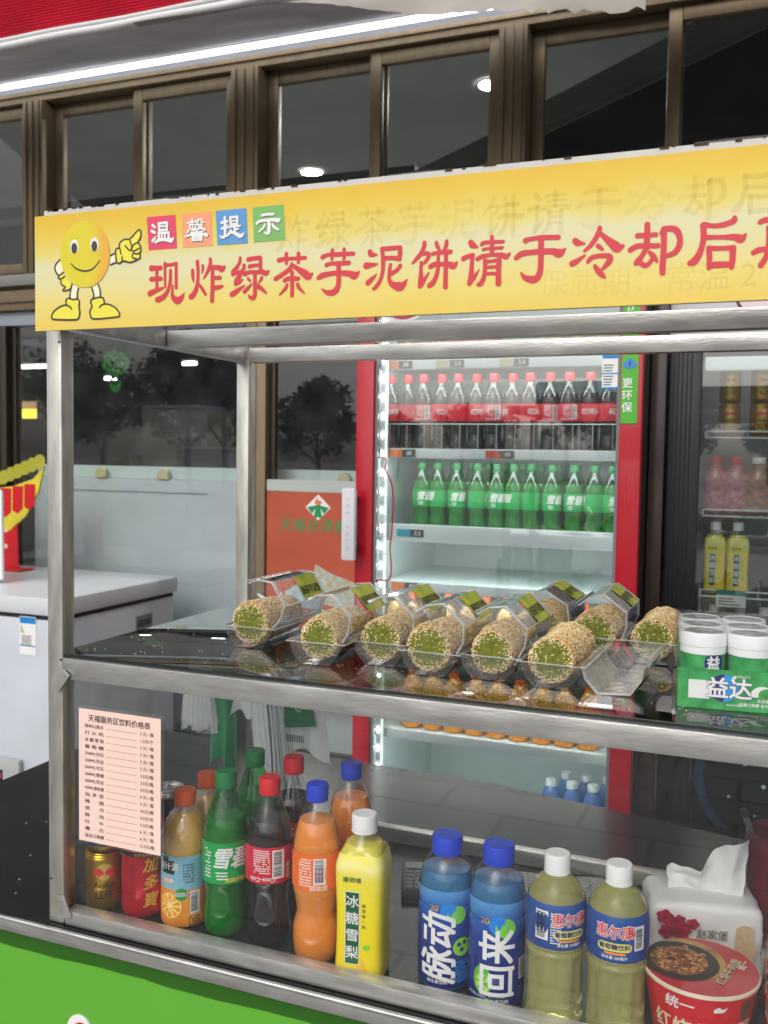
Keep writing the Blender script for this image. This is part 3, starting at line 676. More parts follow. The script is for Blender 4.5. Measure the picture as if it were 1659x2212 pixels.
        cyl_text(q, '脉动' if variant == 0 else '回来', r+.0006, -.3 if variant == 0 else .08, .066, .052 if variant == 0 else .05, bold=.035, italic=.15 if variant == 0 else 0, sx=.98, rot=math.pi/2, rz=lambda z: f(z)+.0016)
        q.build('print', PRINT['white'], b, smooth=False)
        ptx(b, [('20', r+.0004, -.55 if variant == 0 else -.45, .1245, .012, dict(bold=.02, rz=lambda z: f(z)+.0013))], PRINT['gold'])
        if variant == 0:
            q = MB(); cyl_disc(q, r+.0002, .52, .068, .0135); q.build('lime_badge', PRINT['lime'], b, smooth=False)
            q = MB()
            for da, dz in ((-.13, .004), (.1, .006), (-.02, -.004)): cyl_disc(q, r+.0004, .52+da, .068+dz, .0032)
            q.build('badge_dot', PRINT['navy'], b, smooth=False)
            fine(b, r, .25, .85, .016, .048, PRINT['sky'], 9, seed=11)
            ptx(b, [('维生素饮料', r+.0004, -.4, .0165, .0058, dict(bold=.02))], PRINT['white']); ptx(b, [('青柠口味', r+.0004, -.5, .0235, .0052, dict(bold=.02))], PRINT['lime'])
        else:
            q = MB(); cyl_disc(q, r+.0002, -.52, .04, .0175, sxy=(.8, 1.15)); q.build('lime_slice', mat('lime slice print', c(96, 180, 50), .4), b, smooth=False)
            q = MB()
            for k in range(6):
                a0, a1 = math.pi*(.1+k*.3), math.pi*(.1+k*.3+.22)
                cyl_disc(q, r+.0004, -.5, .036, 0, pts=[(.002*math.cos(a0), .002*math.sin(a0)), (.011*math.cos(a0), .014*math.sin(a0)), (.011*math.cos(a1), .014*math.sin(a1))])
            q.build('lime_flesh', mat('lime flesh print', c(190, 225, 110), .4), b, smooth=False)
            ptx(b, [('维生素饮料', r+.0004, .02, .0125, .0062, dict(bold=.02)), ('净含量600毫升', r+.0004, -.75, .0165, .0045, {})], PRINT['white']); ptx(b, [('青柠口味', r+.0004, .0, .0195, .0055, dict(bold=.02))], PRINT['lime'])
            barcode(b, r, .85, 1.3, .04, .07)
    elif kind == 'glucose':
        q = MB(); q.lathe(pf, 64, fn=flute); q.build('bottle_body', L['glucose'], t); cap(CAPC['white'], .0158, .1945, h)
        b = lab(.108, .166, mat('royal blue label', c(30, 52, 128), .35, noise=.2, nscale=8, col2=c(26, 78, 150)), .0008); r = .0382
        dz = -.0; a0 = -.05 if variant else .42
        rz = lambda z: f(z)+.0012
        q = MB(); cyl_text(q, '惠尔康', r, a0, .1465, .0185, bold=.09, sx=.85, rz=rz); q.build('print', PRINT['white'], b, smooth=False)
        q = MB(); cyl_text(q, '惠尔康', r+.0003, a0, .1465, .0185, bold=.015, sx=.85, rz=lambda z: f(z)+.0016)
        for k in range(4): cyl_disc(q, r+.0003, a0+.42+.05*k, .1525-.002*k, 0, rz=lambda z: f(z)+.0016, pts=[(-.001, -.003), (.0012, -.003), (.0035+.0004*k, .0065-.001*k)])
        q.build('print', PRINT['red'], b, smooth=False)
        q = MB(); cyl_disc(q, r, a0, .1285, .006, rz=rz, n=28, pts=[(x+.0155*(1 if x >= 0 else -1), y) for x, y in [(.0055*math.cos(2*math.pi*k/28+.001), .0055*math.sin(2*math.pi*k/28+.001)) for k in range(28)]]); q.build('yellow_pill', mat('pale yellow pill print', c(236, 226, 110), .45), b, smooth=False)
        q = MB(); cyl_text(q, '葡萄糖饮料', r+.0003, a0, .1285, .0078, bold=.035, rz=lambda z: f(z)+.0015); q.build('print', PRINT['navy'], b, smooth=False)
        q = MB(); cyl_patch(q, r, a0-.33, a0+.35, .1188, .1218, rz); q.build('orange_tab', PRINT['orange'], b, smooth=False)
        q = MB(); cyl_text(q, '净含量 500毫升', r, a0, .1145, .0048, bold=.02, rz=rz); q.build('print', PRINT['white'], b, smooth=False)
        if variant: barcode(b, r, .58, .95, .124, .155, rz=rz)
        else: barcode(b, r, -.75, -.3, .120, .158, rz=rz); fine(b, r, -.22, .12, .116, .158, PRINT['white'], 12, rz=rz, seed=12)
    return t

def make_can(kind, name, label, group=None, h=None, r=None):
    t = thing(name, label, 'can', group=group)
    r, h = {'gold': (.0295, .091), 'red': (.033, .118), 'slim': (.029, .15)}[kind]
    gold = mat('gold can', c(196, 152, 46), .28, .85, noise=.08, nscale=3)
    base = {'gold': gold, 'red': mat('red can', c(196, 22, 44), .25, .35, coat=.3), 'slim': mat('dark can', c(30, 28, 30), .3, .5)}[kind]
    q = MB(); q.lathe(smooth_prof([(r*.72, .002), (r*.8, 0), (r*.96, .006), (r, .012)], 3)+[(r, h-.012)], 40); q.build('can_body', base, t)
    alu = mat('bright aluminium', c(205, 205, 205), .25, .95)
    nk = [(r, h-.0119), (r*.985, h-.010), (r, h-.0085), (r*.97, h-.007), (r*.98, h-.0055), (r*.93, h-.003), (r*.94, h-.001), (r*.92, h), (r*.87, h-.001), (r*.86, h-.004), (.0001, h-.004)]
    q = MB(); q.lathe(nk, 40, cap=False); q.build('can_top', gold if kind == 'gold' else alu, t)
    q = MB(); q.tube([(0, -.004, h-.003), (.006, .004, h-.0028), (0, .014, h-.0026), (-.006, .004, h-.0028)], .0012, 6, True); q.build('pull_tab', alu, t)
    R1 = r+.0003
    b = MB(); cyl_patch(b, R1, -1.6, 1.6, .013, h-.0135); b = b.build('printed_wrap', base, t)
    R1 = r+.0006
    if kind == 'gold':
        q = MB(); cyl_disc(q, R1, 0, .064, .013); q.build('sun_disc', mat('pale gold print', c(222, 190, 90), .35, .5), b, smooth=False)
        q = MB()   # two facing bulls
        bull = [(-.019, 0), (-.016, .006), (-.011, .0085), (-.006, .0075), (-.002, .004), (-.0008, .0005), (-.003, -.003), (-.006, -.001), (-.008, -.006), (-.0095, -.006), (-.0095, -.002), (-.013, -.001), (-.016, -.006), (-.0175, -.006), (-.0165, -.001)]
        for s in (1, -1): cyl_disc(q, R1+.0003, 0, .061, 0, pts=[(x*s*.95, z) for x, z in (bull if s == 1 else bull[::-1])])
        q.build('print', PRINT['red'], b, smooth=False)
        q = MB(); cyl_text(q, 'RedBull', R1, 0, .043, .0115, bold=.012, sx=.85); cyl_text(q, '红牛', R1, 0, .0275, .0155, bold=.015, sp=1.05); q.build('print', PRINT['black'], b, smooth=False)
    elif kind == 'red':
        q = MB()
        for i, ch in enumerate('加多寶'): cyl_text(q, ch, R1, .28, .083-.0265*i, .0235, bold=.02, italic=.2)
        q.build('print', mat('bright gold print', c(236, 196, 70), .35, .3), b, smooth=False)
        q = MB(); cyl_patch(q, R1, -1.6, 1.6, h-.021, h-.0138); q.build('black_band', PRINT['black'], b, smooth=False)
        q = MB(); cyl_text(q, '加多宝凉茶 310', R1+.0003, .1, h-.0175, .0055, bold=.02); q.build('print', PRINT['gold'], b, smooth=False)
        fine(b, R1, -.75, -.35, .03, .09, mat('dark red print', c(110, 10, 24), .4), 16, seed=4)
    else:
        q = MB(); cyl_patch(q, R1, -1.6, 1.6, .06, .11); q.build('red_panel', mat('red can', c(196, 22, 44), .25, .35, coat=.3), b, smooth=False)
        q = MB()
        for k in range(3): cyl_disc(q, R1+.0003, .8, .085, 0, pts=[(-.008+.007*k, .014), (-.005+.007*k, .014), (-.004+.007*k, -.016)])
        q.build('print', PRINT['lime'], b, smooth=False)
    return t
def make_water(name, label, group=None):
    t = thing(name, label, 'bottle', group=group)
    pf = smooth_prof([(.02, 0), (.03, .003), (.032, .015), (.030, .03), (.032, .045), (.030, .06), (.032, .075), (.032, .14), (.029, .165), (.02, .19), (.0138, .2), (.0138, .207)])
    q = MB(); q.lathe(pf, 24); q.build('bottle_body', L['water'], t)
    q = MB(); capmesh(q, .015, .2, .22); q.build('cap', CAPC['white'], t)
    q = MB(); q.lathe([(r+.0005, z) for r, z in cut(pf, .08, .135)], 24, cap=False); q.build('label', mat('water label', c(50, 96, 190), .4, noise=.4, nscale=30, col2=c(160, 190, 230)), t)
    return t

# ================================================================ red-framed drinks fridge
FX0, FX1, FY = -.168, .655, 1.5
fr = thing('drinks_fridge', 'tall glass-door drinks fridge with a red frame behind the stall', 'fridge', (0, FY, 0))
redm = mat('red fridge frame', c(178, 14, 36), .32, coat=.3, noise=.06, nscale=3)
blk = mat('black fridge side', c(22, 22, 24), .35)
wl_ = mat('white fridge liner', c(222, 234, 232), .35, noise=.04, nscale=4)
q = MB(); q.box(FX0, FX0+.03, .06, .68, .1, 2.08); q.box(FX1-.03, FX1, .06, .68, .1, 2.08); q.box(FX0+.031, FX1-.031, .65, .68, .1, 2.08); q.box(FX0+.031, FX1-.031, .06, .649, 2.05, 2.08); q.box(FX0+.031, FX1-.031, .06, .649, .1, .27); q.box(FX0+.03, FX1-.03, .1, .6, .001, .099); q.build('cabinet', blk, fr, smooth=False)
q = MB(); q.box(FX0+.032, FX0+.036, .06, .64, .27, 2.045); q.box(FX1-.036, FX1-.032, .06, .64, .27, 2.045); q.box(FX0+.037, FX1-.037, .63, .648, .27, 2.045); q.box(FX0+.037, FX1-.037, .06, .629, .271, .30); q.box(FX0+.037, FX1-.037, .06, .629, 2.03, 2.048); q.build('liner', wl_, fr, smooth=False)
q = MB(); q.box(FX0, -.113, 0, .045, .12, 2.08, bev=.004); q.box(.597, FX1, 0, .045, .12, 2.08, bev=.004); q.box(-.1125, .5965, .001, .044, 2.02, 2.079, bev=.004); q.box(-.1125, .5965, .001, .044, .121, .30, bev=.004); door = q.build('door_frame', redm, fr)
q = MB(); q.box(-.118, .602, .018, .026, .29, 2.03); q.build('door_glass', thin('fridge glass', (.93, .95, .95, 1), 1.5, haze=.03, boost=4.8), door, smooth=False)
q = MB(); q.box(-.112, -.103, .012, .0178, .31, 2.01); q.box(.588, .596, .012, .0178, .31, 2.01); q.build('door_gasket', mat('grey gasket', c(120, 124, 126), .6), door, smooth=False)
# handle
q = MB(); q.box(-.186, -.142, -.062, -.04, 1.19, 1.405, bev=.019); hd = q.build('handle', mat('pale handle', c(206, 206, 210), .4), fr)
q = MB(); q.box(-.174, -.155, -.041, .002, 1.215, 1.235, bev=.003); q.box(-.174, -.155, -.041, .002, 1.36, 1.38, bev=.003); q.build('handle_mount', mat('mount metal', c(110, 108, 110), .4, .6), hd)
q = MB()
for i, ch in enumerate('ICE COLD'):
    if ch != ' ': flat_text(q, ch, -.164, 1.372-.0205*i, .014, -.0625, .02, rot=-math.pi/2)
q.build('embossed_letters', mat('handle letters', c(168, 168, 174), .45), hd, smooth=False)
# shelves with price rails
railm = mat('white price rail', c(214, 226, 226), .4)
def digits(mb, s, x, z, size, y): flat_text(mb, s, x, z, size, y, .015, sp=1.0)
tags = {1.77: [(-.06, '.88', 'o'), (.1, '.3.0', 'w'), (.29, '.3.0', 'w')], 1.508: [(-.045, '.88', 'o'), (.255, '.88', 'r')], 1.27: [(-.015, '.3.5', 't')], 1.11: [(-.03, '.88', 'o')], .657: [], .875: []}
for z, tg in tags.items():
    hh = .026 if z == 1.27 else .015
    q = MB(); q.box(FX0+.04, FX1-.04, .09, .60, z-.004, z+.004); sh = q.build('shelf', wl_, fr, smooth=False)
    q = MB(); q.box(FX0+.045, FX1-.045, .066, .0885, z-hh, z+hh, bev=.005); q.build('price_rail', railm, sh)
    q = MB(); q.box(FX0+.06, FX1-.06, .092, .112, z-.012, z-.0045); q.build('shelf_fill', mat('shelf fill light', (.93, 1, .98, 1), .5, emis=17), sh, smooth=False)  # added glow hidden behind each rail, lights the bottles evenly
    for x, s, k in tg:
        q = MB(); q.box(x-.043, x-.0005, .0635, .0655, z-.011, z+.011); q.build('tag', {'o': mat('orange tag', c(240, 130, 60), .4), 'r': mat('dull red tag', c(200, 90, 70), .4), 't': mat('teal tag', c(40, 160, 180), .4), 'w': mat('grey tag', c(200, 190, 160), .4)}[k], sh, smooth=False)
        q = MB(); q.box(x, x+.042, .0635, .0655, z-.011, z+.011); q.build('price_display', mat('grey display', c(64, 66, 70), .4), sh, smooth=False)
        q = MB(); digits(q, s, x+.021, z, .017, .0632); q.build('price_digits', M['paper'], sh, smooth=False)
# wire guard in front of the cola row, and on the can shelf
wire = mat('chrome wire', c(190, 190, 190), .3, .9)
q = MB(); q.tube([(-.12, .075, 1.595), (.61, .075, 1.595)], .0018, 6)
for k in range(13): q.tube([(-.09+.055*k, .075, 1.525), (-.09+.055*k, .075, 1.595)], .0018, 6)
q.build('wire_guard', wire, fr)
q = MB(); q.tube([(-.12, .075, 1.825), (.61, .075, 1.825)], .0016, 6)
for k in range(13): q.tube([(-.09+.055*k, .075, 1.786), (-.09+.055*k, .075, 1.825)], .0016, 6)
q.build('wire_guard', wire, fr)
# back wall vents
q = MB()
for x in (.02, .23, .46):
    for z in (1.205, 1.192): q.box(x, x+.085, .622, .6295, z, z+.005)
for k in range(34): q.box(.2+.0105*k, .206+.0105*k, .622, .6295, .52, .555)
q.build('vent_slot', mat('dark slot', c(70, 78, 80), .6), fr, smooth=False)
# LED strips inside the door frame
ledm = mat('fridge LED', (.93, 1, .98, 1), .5, emis=60)
for x in (-.095, .60):
    q = MB(); q.box(x-.006, x+.006, .03, .05, .31, 2.0); ls = q.build('led_rail', mat('pale led rail', c(200, 210, 210), .4), fr, smooth=False)
    q = MB()
    for k in range(30): q.lathe([(.0001, -.005), (.0045, -.003), (.0045, .003), (.0001, .005)], 8, x, .0285, .34+.0555*k, cap=False)
    q.build('led_dot', ledm, ls)
    s = 1 if x < 0 else -1
    q = MB(); q.box(x+s*.007, x+s*.010, .033, .047, .32, 1.99); q.build('led_diffuser', mat('led diffuser', (.93, 1, .98, 1), .5, emis=.8), ls, smooth=False)
q = MB(); q.box(-.1, .58, .10, .14, 2.015, 2.026); q.build('top_lamp', mat('fridge top fill light', (.93, 1, .98, 1), .5, emis=8), fr, smooth=False)  # added glowing panel, out of view, to light the fridge contents
# decals on the door
ol = [(-.113, 1.495), (-.082, 1.493), (-.077, 1.48), (-.079, 1.46), (-.062, 1.426), (-.054, 1.395), (-.053, 1.337), (-.056, 1.269), (-.06, 1.224), (-.055, 1.16), (-.064, 1.133), (-.091, 1.129), (-.108, 1.125)]
q = MB(); q.tube([(x, .0165, z) for x, z in smooth_prof(ol, 4)], .0022, 6); q.build('bottle_outline_decal', redm, door)
for i, ch in enumerate('立即爽一下'):
    q = MB(); flat_text(q, ch, -.086, 1.415-.052*i, .034, .0168, .01); q.build('decal_character', mat('frosted lettering', c(190, 206, 204), .7), door, smooth=False)
gp = MB(); gp.box(.600, .643, -.003, -.0008, 1.595, 1.93); gp = gp.build('green_sticker', mat('green sticker', c(84, 174, 56), .45), door, smooth=False)
q = MB()
for z, ch in ((1.70, '更'), (1.668, '环'), (1.636, '保'), (1.90, '节'), (1.862, '能')): flat_text(q, ch, .616, z, .028, -.0036, .02)
q.build('print', M['paper'], gp, smooth=False)
q = MB()
for dx, dz, rr in ((-.009, 0, .0085), (.0, .006, .0105), (.009, 0, .0085), (0, -.002, .009)): q.tube([(.621+dx, -.0035, 1.75+dz), (.621+dx, -.0042-.0001*abs(dx*100), 1.75+dz)], rr, 16)
q.build('cloud_picture', mat('cloud blue print', c(70, 130, 200), .45), gp, smooth=False)
ep = MB(); ep.box(.546, .594, .0146, .0165, 1.688, 1.778); ep = ep.build('energy_sticker', M['paper'], door, smooth=False)
for z0, z1 in ((1.770, 1.778), (1.728, 1.731), (1.688, 1.693)):
    q = MB(); q.box(.546, .594, .0136, .0144, z0, z1); q.build('blue_band', mat('blue print', c(20, 130, 200), .5), ep, smooth=False)
q = MB()
for k in range(8): q.box(.55, .57+.002*(k % 4), .0136, .0144, 1.698+.0075*k, 1.7005+.0075*k) if k != 4 else None
q.build('fine_print', mat('grey ink', c(80, 84, 88), .6), ep, smooth=False)
q = MB(); q.tube([(-.03, .0155, 1.985), (-.03, .0170, 1.985)], .098, 40); dc = q.build('round_decal', mat('white decal ring', c(210, 210, 215), .5), door)
q = MB(); q.tube([(-.03, .0140, 1.985), (-.03, .0152, 1.985)], .088, 40); q.build('red_disc', redm, dc)

def ordlab(n, i): return ORD[i] + ' from the left'
# cola row
colx = [-.12, -.066, -.012, .043, .098, .153, .208, .263, .318, .375, .432, .49, .548]
pa = None
for i, x in enumerate(colx):
    lb = 'cola bottle with red cap on the fridge shelf, ' + ordlab(13, i); loc = (x, FY+.155+.01*(i % 2), 1.514); rz = R(20+[0, 70, -30, 15, 160, 5, 40, -80, 25, 10, 95, -15, 30][i])
    k = i % 3
    if i == 0: pa = make_drink('cola', 'cola_bottle', lb, 'bottle', 1, True, 'cola bottles in the fridge'); pa.location = loc; pa.rotation_euler = (0, 0, rz); pa.scale = (.9, .9, .98)
    elif i == 2: pb = make_drink('cola', 'cola_bottle', lb, 'bottle', 0, True, 'cola bottles in the fridge'); pb.location = loc; pb.rotation_euler = (0, 0, R(20)); pb.scale = (.9, .9, .98)
    else: dup(pb if i in (6, 9, 10) else pa, loc, R(20) if i in (6, 9, 10) else rz, lb)
# green soda: front row and back row
gx = [-.02+.058*k for k in range(11)]
pg = None
for i, x in enumerate(gx):
    lb = 'green soda bottle in the fridge front row, ' + ordlab(11, i); loc = (x+.006*math.sin(i*5), FY+.18, 1.276); rz = R([30, -60, 20, 100, 15, -50, 140, 25, 10, -100, 30][i])
    if i == 0:
        pg = make_drink('green', 'green_soda_bottle', lb, 'bottle', 0, True, 'green soda bottles in the fridge'); pg.location = loc; pg.rotation_euler = (0, 0, rz); pg.scale = (.9, .9, .86)
    else: dup(pg, loc, rz, lb)
for i in range(11):
    dup(pg, (.0+.055*i, FY+.265, 1.276), R(70*i), 'green soda bottle in the fridge back row, ' + ordlab(11, i), 'green soda bottles behind the front row')
# orange capped bottles under the empty shelf, juice bottles on the shelf below
po = None
for i in range(12):
    lb = 'orange-capped juice bottle under the empty fridge shelf, ' + ordlab(12, i); loc = (-.1+.059*i, FY+.17, .881)
    if i == 0:
        po = make_drink('pulp', 'juice_bottle', lb, 'bottle', 0, True, 'orange-capped bottles in the fridge'); po.location = loc; po.rotation_euler = (0, 0, R(30)); po.scale = (.8, .8, .99)
    else: dup(po, loc, R(30+50*i), lb)
# amber drinks on the lowest shelf
t0 = None
amb = mat('amber drink', c(236, 150, 24), .1, sss=.3, coat=.5)
for i in range(9):
    lb = 'amber drink bottle on the lowest fridge shelf, ' + ordlab(9, i); loc = (-.03+.068*i, FY+.15, .6615)
    if i == 0:
        t0 = thing('amber_bottle', lb, 'bottle', loc, R(20), 'amber bottles in the fridge')
        pf = smooth_prof([(.02, 0), (.03, .003), (.032, .015), (.03, .04), (.032, .06), (.032, .12), (.026, .145), (.0145, .165), (.0138, .175)])
        q = MB(); q.lathe(pf, 28); q.build('bottle_body', amb, t0)
        q = MB(); capmesh(q, .0152, .169, .19); q.build('cap', CAPC['orange'], t0)
        q = MB(); q.lathe([(r+.0005, z) for r, z in cut(pf, .062, .115)], 28, cap=False); q.build('label', mat('amber label', c(226, 120, 40), .4, noise=.4, nscale=40, col2=c(250, 220, 120)), t0)
    else: dup(t0, loc, R(33*i), lb)
t0 = None
for i, (x, y) in enumerate([(.389, .25), (.452, .25), (.515, .25), (.578, .25), (.42, .335), (.483, .335), (.546, .335)]):
    lb = 'blue water bottle at the fridge bottom, ' + ('front row, ' if i < 4 else 'back row, ') + ORD[i if i < 4 else i-4] + ' from the left'; loc = (x, FY+y, .302)
    if i == 0: t0 = make_water('water_bottle', lb, 'water bottles in the fridge'); t0.location = loc
    else: dup(t0, loc, R(25*i), lb)
pr_, pg_ = None, None
for i, x in enumerate((-.06, .0, .083, .14, .2)):
    lb = 'red can on the top fridge shelf, ' + ordlab(5, i); loc = (x, FY+.14, 1.776)
    if i == 0: pr_ = make_can('red', 'drink_can', lb, 'red cans on the top fridge shelf'); pr_.location = loc
    else: dup(pr_, loc, R(40*i), lb)
for i, x in enumerate((.39, .455, .52, .585)):
    lb = 'gold can on the top fridge shelf, ' + ordlab(4, i); loc = (x, FY+.14, 1.776)
    if i == 0: pg_ = make_can('gold', 'drink_can', lb, 'gold cans on the top fridge shelf'); pg_.location = loc; pg_.scale = (1, 1, 1.35)
    else: dup(pg_, loc, R(20*i), lb)

# ================================================================ black cooler at the right
CY = 1.7
co = thing('black_cooler', 'black-framed glass cooler with a white header right of the red fridge', 'cooler', (0, CY, 0))
q = MB(); q.box(.70, .73, .05, .65, .05, 2.0); q.box(1.57, 1.60, .05, .65, .05, 2.0); q.box(.731, 1.569, .62, .65, .05, 2.0); q.box(.731, 1.569, .05, .619, .05, .40); q.box(.72, 1.58, .1, .6, .001, .049); q.build('cabinet', blk, co, smooth=False)
q = MB(); q.box(.733, 1.567, .60, .618, .40, 1.83); q.box(.7315, .7345, .06, .599, .402, 1.83); q.build('liner', mat('grey cooler liner', c(120, 124, 124), .5), co, smooth=False)
q = MB(); q.box(.70, 1.60, .0, .049, 1.835, 2.06, bev=.006); hb = q.build('header', mat('white header', c(206, 204, 206), .45), co)
q = MB(); q.tube([(.93, -.0022, 1.955), (.93, -.0005, 1.955)], .062, 32); em = q.build('header_emblem', mat('maroon emblem', c(110, 40, 56), .5), co)
q = MB(); q.tube([(.93, -.0036, 1.955), (.93, -.0024, 1.955)], .054, 32); q.build('emblem_centre', mat('pale pink emblem', c(226, 206, 210), .5), em)
for k in range(2):
    q = MB(); q.box(*((.702, .79), (1.53, 1.598))[k], 0, .045, .46, 1.83, bev=.006); q.build('door_stile', mat('black door frame', c(16, 17, 19), .38), co)
for k in range(5):
    q = MB(); q.box(.712+.012*k, .717+.012*k, -.004, -.0005, .47, 1.82); q.build('frame_rib', mat('black door frame', c(16, 17, 19), .38), co)
q = MB(); q.box(.785, 1.535, .018, .024, .70, 1.82); q.build('door_glass', thin('cooler glass', (.80, .83, .83, 1), 1.5, haze=.03, boost=4.0), co, smooth=False)
q = MB(); q.box(.795, 1.53, .03, .06, 1.752, 1.79, bev=.006); q.build('top_lamp', mat('pale lamp cover', c(226, 232, 232), .5, emis=.5), co)
ww = mat('white wire', c(216, 220, 220), .4)
for z in (1.565, 1.342, 1.111, .88):
    q = MB(); q.tube([(.80, .075, z+.018), (1.53, .075, z+.018)], .003, 6); q.tube([(.80, .075, z), (1.53, .075, z)], .003, 6)
    q.tube([(.80, .075, z), (.80, .075, z+.018)], .003, 6)
    for k in range(15): q.tube([(.80+.052*k, .075, z-.002), (.80+.052*k, .58, z-.002)], .002, 5)
    for k in range(4): q.tube([(.80+.2*k, .0752, z), (.80+.2*k, .0752, z+.018)], .0025, 5)
    q.build('wire_shelf', ww, co)
q = MB(); q.box(.8, 1.53, .001, .045, .462, .699, bev=.004); lp = q.build('lower_panel', mat('glossy black panel', c(12, 14, 20), .12), co)
q = MB()
for k in range(40):
    a0, a1 = math.pi*.5+math.pi*1.1*k/40, math.pi*.5+math.pi*1.1*(k+1)/40
    q.add([(1.02+r_*math.cos(a)*.95, -.0006, .62+r_*math.sin(a)*.95) for r_, a in ((.2, a0), (.2, a1), (.225, a1), (.225, a0))], [(3, 2, 1, 0)])
q.v = [(x, y, min(max(z, .47), .695)) for x, y, z in q.v]
q.build('blue_ring_print', mat('blue ring print', c(24, 46, 66), .3), lp, smooth=False)
q = MB(); rnd = random.Random(8)
for x, z, rr in ((.94, .66, .008), (.99, .60, .006), (1.03, .645, .007), (.9, .56, .004), (1.05, .53, .006), (.97, .515, .003), (1.1, .6, .005)): q.tube([(x, -.0009, z), (x, -.0003, z)], rr, 12)
q.build('bubble_print', mat('pale bubble print', c(150, 170, 180), .3), lp, smooth=False)
q = MB(); q.box(.658, .699, -.04, -.015, .05, 2.0, bev=.003); q.build('side_panel', mat('glossy brown panel', c(58, 46, 42), .22, noise=.3, nscale=3), co)
# goods in the black cooler
t0 = None
for i, (x, z) in enumerate([(.862, 1.571), (.945, 1.571), (1.03, 1.571), (.862, 1.6645), (.945, 1.6645), (1.03, 1.6645)]):
    lb = 'gold can in the black cooler, ' + ('lower' if i < 3 else 'upper') + ' layer, ' + ORD[i % 3] + ' from the left'; loc = (x, CY+.11, z)
    if i == 0: t0 = make_can('gold', 'drink_can', lb, 'gold cans in the black cooler'); t0.location = loc; t0.rotation_euler = (0, 0, R(5))
    else: dup(t0, loc, R((5, 15, -20, 5, 20, 10)[i]), lb)
t0 = None
for i, x in enumerate((.835, .897)):
    lb = ('left' if i == 0 else 'right') + ' yellow pear drink bottle in the black cooler'; loc = (x, CY+.11, 1.117)
    if i == 0: t0 = make_drink('pear', 'pear_drink_bottle', lb, 'bottle', 0, True, 'pear drinks in the black cooler'); t0.location = loc; t0.rotation_euler = (0, 0, R(4)); t0.scale = (.9, .9, .9)
    else: dup(t0, loc, R(8), lb)
def pouch(name, lab, x, col, col2):
    t = thing(name, lab, 'drink pack', (x, CY+.12, 1.348), group='packs on the middle cooler shelf')
    pf = smooth_prof([(.022, 0), (.033, .004), (.035, .03), (.033, .07), (.035, .1), (.026, .125), (.016, .14), (.016, .15)])
    q = MB(); q.lathe(pf, 24); q.build('bottle_body', mat(name+' body', col, .25, coat=.4, noise=.5, nscale=45, col2=col2), t)
    q = MB(); capmesh(q, .0175, .145, .163); q.build('cap', CAPC['red'] if col[0] > .3 else CAPC['white'], t)
    q = MB(); q.lathe([(r+.0006, z) for r, z in cut(pf, .03, .09)], 24, cap=False); q.build('label', mat(name+' label', col2, .4, noise=.6, nscale=70, col2=col), t)
pouch('red_tea_bottle', 'red drink bottle on the middle cooler shelf, beside the frame', .83, c(170, 40, 50), c(200, 150, 150))
pouch('red_tea_bottle', 'second red drink bottle on the middle cooler shelf', .885, c(160, 34, 46), c(210, 170, 160))
pouch('mixed_tea_bottle', 'green and orange drink bottle on the middle cooler shelf', .945, c(52, 70, 46), c(200, 110, 60))
pouch('dark_tea_bottle', 'dark drink bottle on the middle cooler shelf, rightmost in view', 1.0, c(60, 44, 36), c(150, 120, 80))
pc = thing('price_card', 'white and teal price card clipped on the cooler shelf', 'price card', (.885, CY+.066, 1.085))
q = MB(); q.box(-.04, .04, 0, .002, 0, .034); q.build('card', M['paper'], pc, smooth=False)
q = MB(); q.box(-.04, .04, 0, .002, .0345, .048); q.build('teal_band', mat('teal band', c(20, 130, 120), .5), pc, smooth=False)
q = MB()
for k in range(3): q.box(-.034, .025-.01*k, -.0008, -.0002, .006+.008*k, .009+.008*k)
q.build('fine_print', mat('grey ink', c(80, 84, 88), .6), pc, smooth=False)
for i in range(3):
    lb = 'dark blue bottle at the bottom of the black cooler, ' + ordlab(3, i); t = thing('dark_blue_bottle', lb, 'bottle', (.84+.068*i, CY+.12, .886), group='dark blue bottles in the black cooler')
    pf = smooth_prof([(.02, 0), (.03, .003), (.032, .015), (.032, .12), (.026, .15), (.0145, .17), (.0138, .18)])
    q = MB(); q.lathe(pf, 24); q.build('bottle_body', mat('dark blue drink', c(24, 34, 70), .15), t)
    q = MB(); capmesh(q, .0152, .175, .195); q.build('cap', CAPC['white'], t)

# ================================================================ the stall cart
CT = .7995
ct = thing('food_cart', 'stainless steel food cart with glass showcase, black top and green front', 'food cart', (0, 0, 0))
S, SV = M['steel'], M['steel_v']
def bar(name, m, *b, bev=.0025): q = MB(); q.box(*b, bev=bev); return q.build(name, m, ct)
bar('post', SV, 0, .027, 0, .027, CT+.001, 1.672); bar('post', SV, 1.52, 1.547, 0, .027, CT+.001, 1.672)
bar('post', SV, .018, .045, .5, .527, CT+.001, 1.672); bar('post', SV, 1.52, 1.547, .5, .527, CT+.001, 1.672)
bar('shelf_rail', S, .0275, 1.5195, -.001, .025, 1.168, 1.199)
bar('shelf_rail', S, .0455, 1.5195, .502, .526, 1.168, 1.198)
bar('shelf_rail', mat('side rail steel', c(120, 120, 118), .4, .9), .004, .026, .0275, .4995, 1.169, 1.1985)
bar('base_rail', S, .0275, 1.5195, -.002, .024, CT+.0005, .8235, bev=.006)
bar('base_rail', S, .0455, 1.5195, .478, .4995, CT+.0005, .826)
bar('top_beam', S, .016, .0425, .0275, .4995, 1.6735, 1.702)
bar('top_beam', S, .0435, 1.53, .234, .26, 1.672, 1.70); bar('top_beam', S, .0455, 1.5195, .497, .523, 1.6725, 1.7)
bar('top_beam', S, .0275, 1.5195, .001, .026, 1.674, 1.701)
q = MB(); q.box(.012, 1.535, .0035, .53, 1.2, 1.2055, bev=.0012); q.build('shelf_glass', thin('shelf glass', (.46, .50, .50, 1), 1.52, haze=.012, boost=2.0), ct)
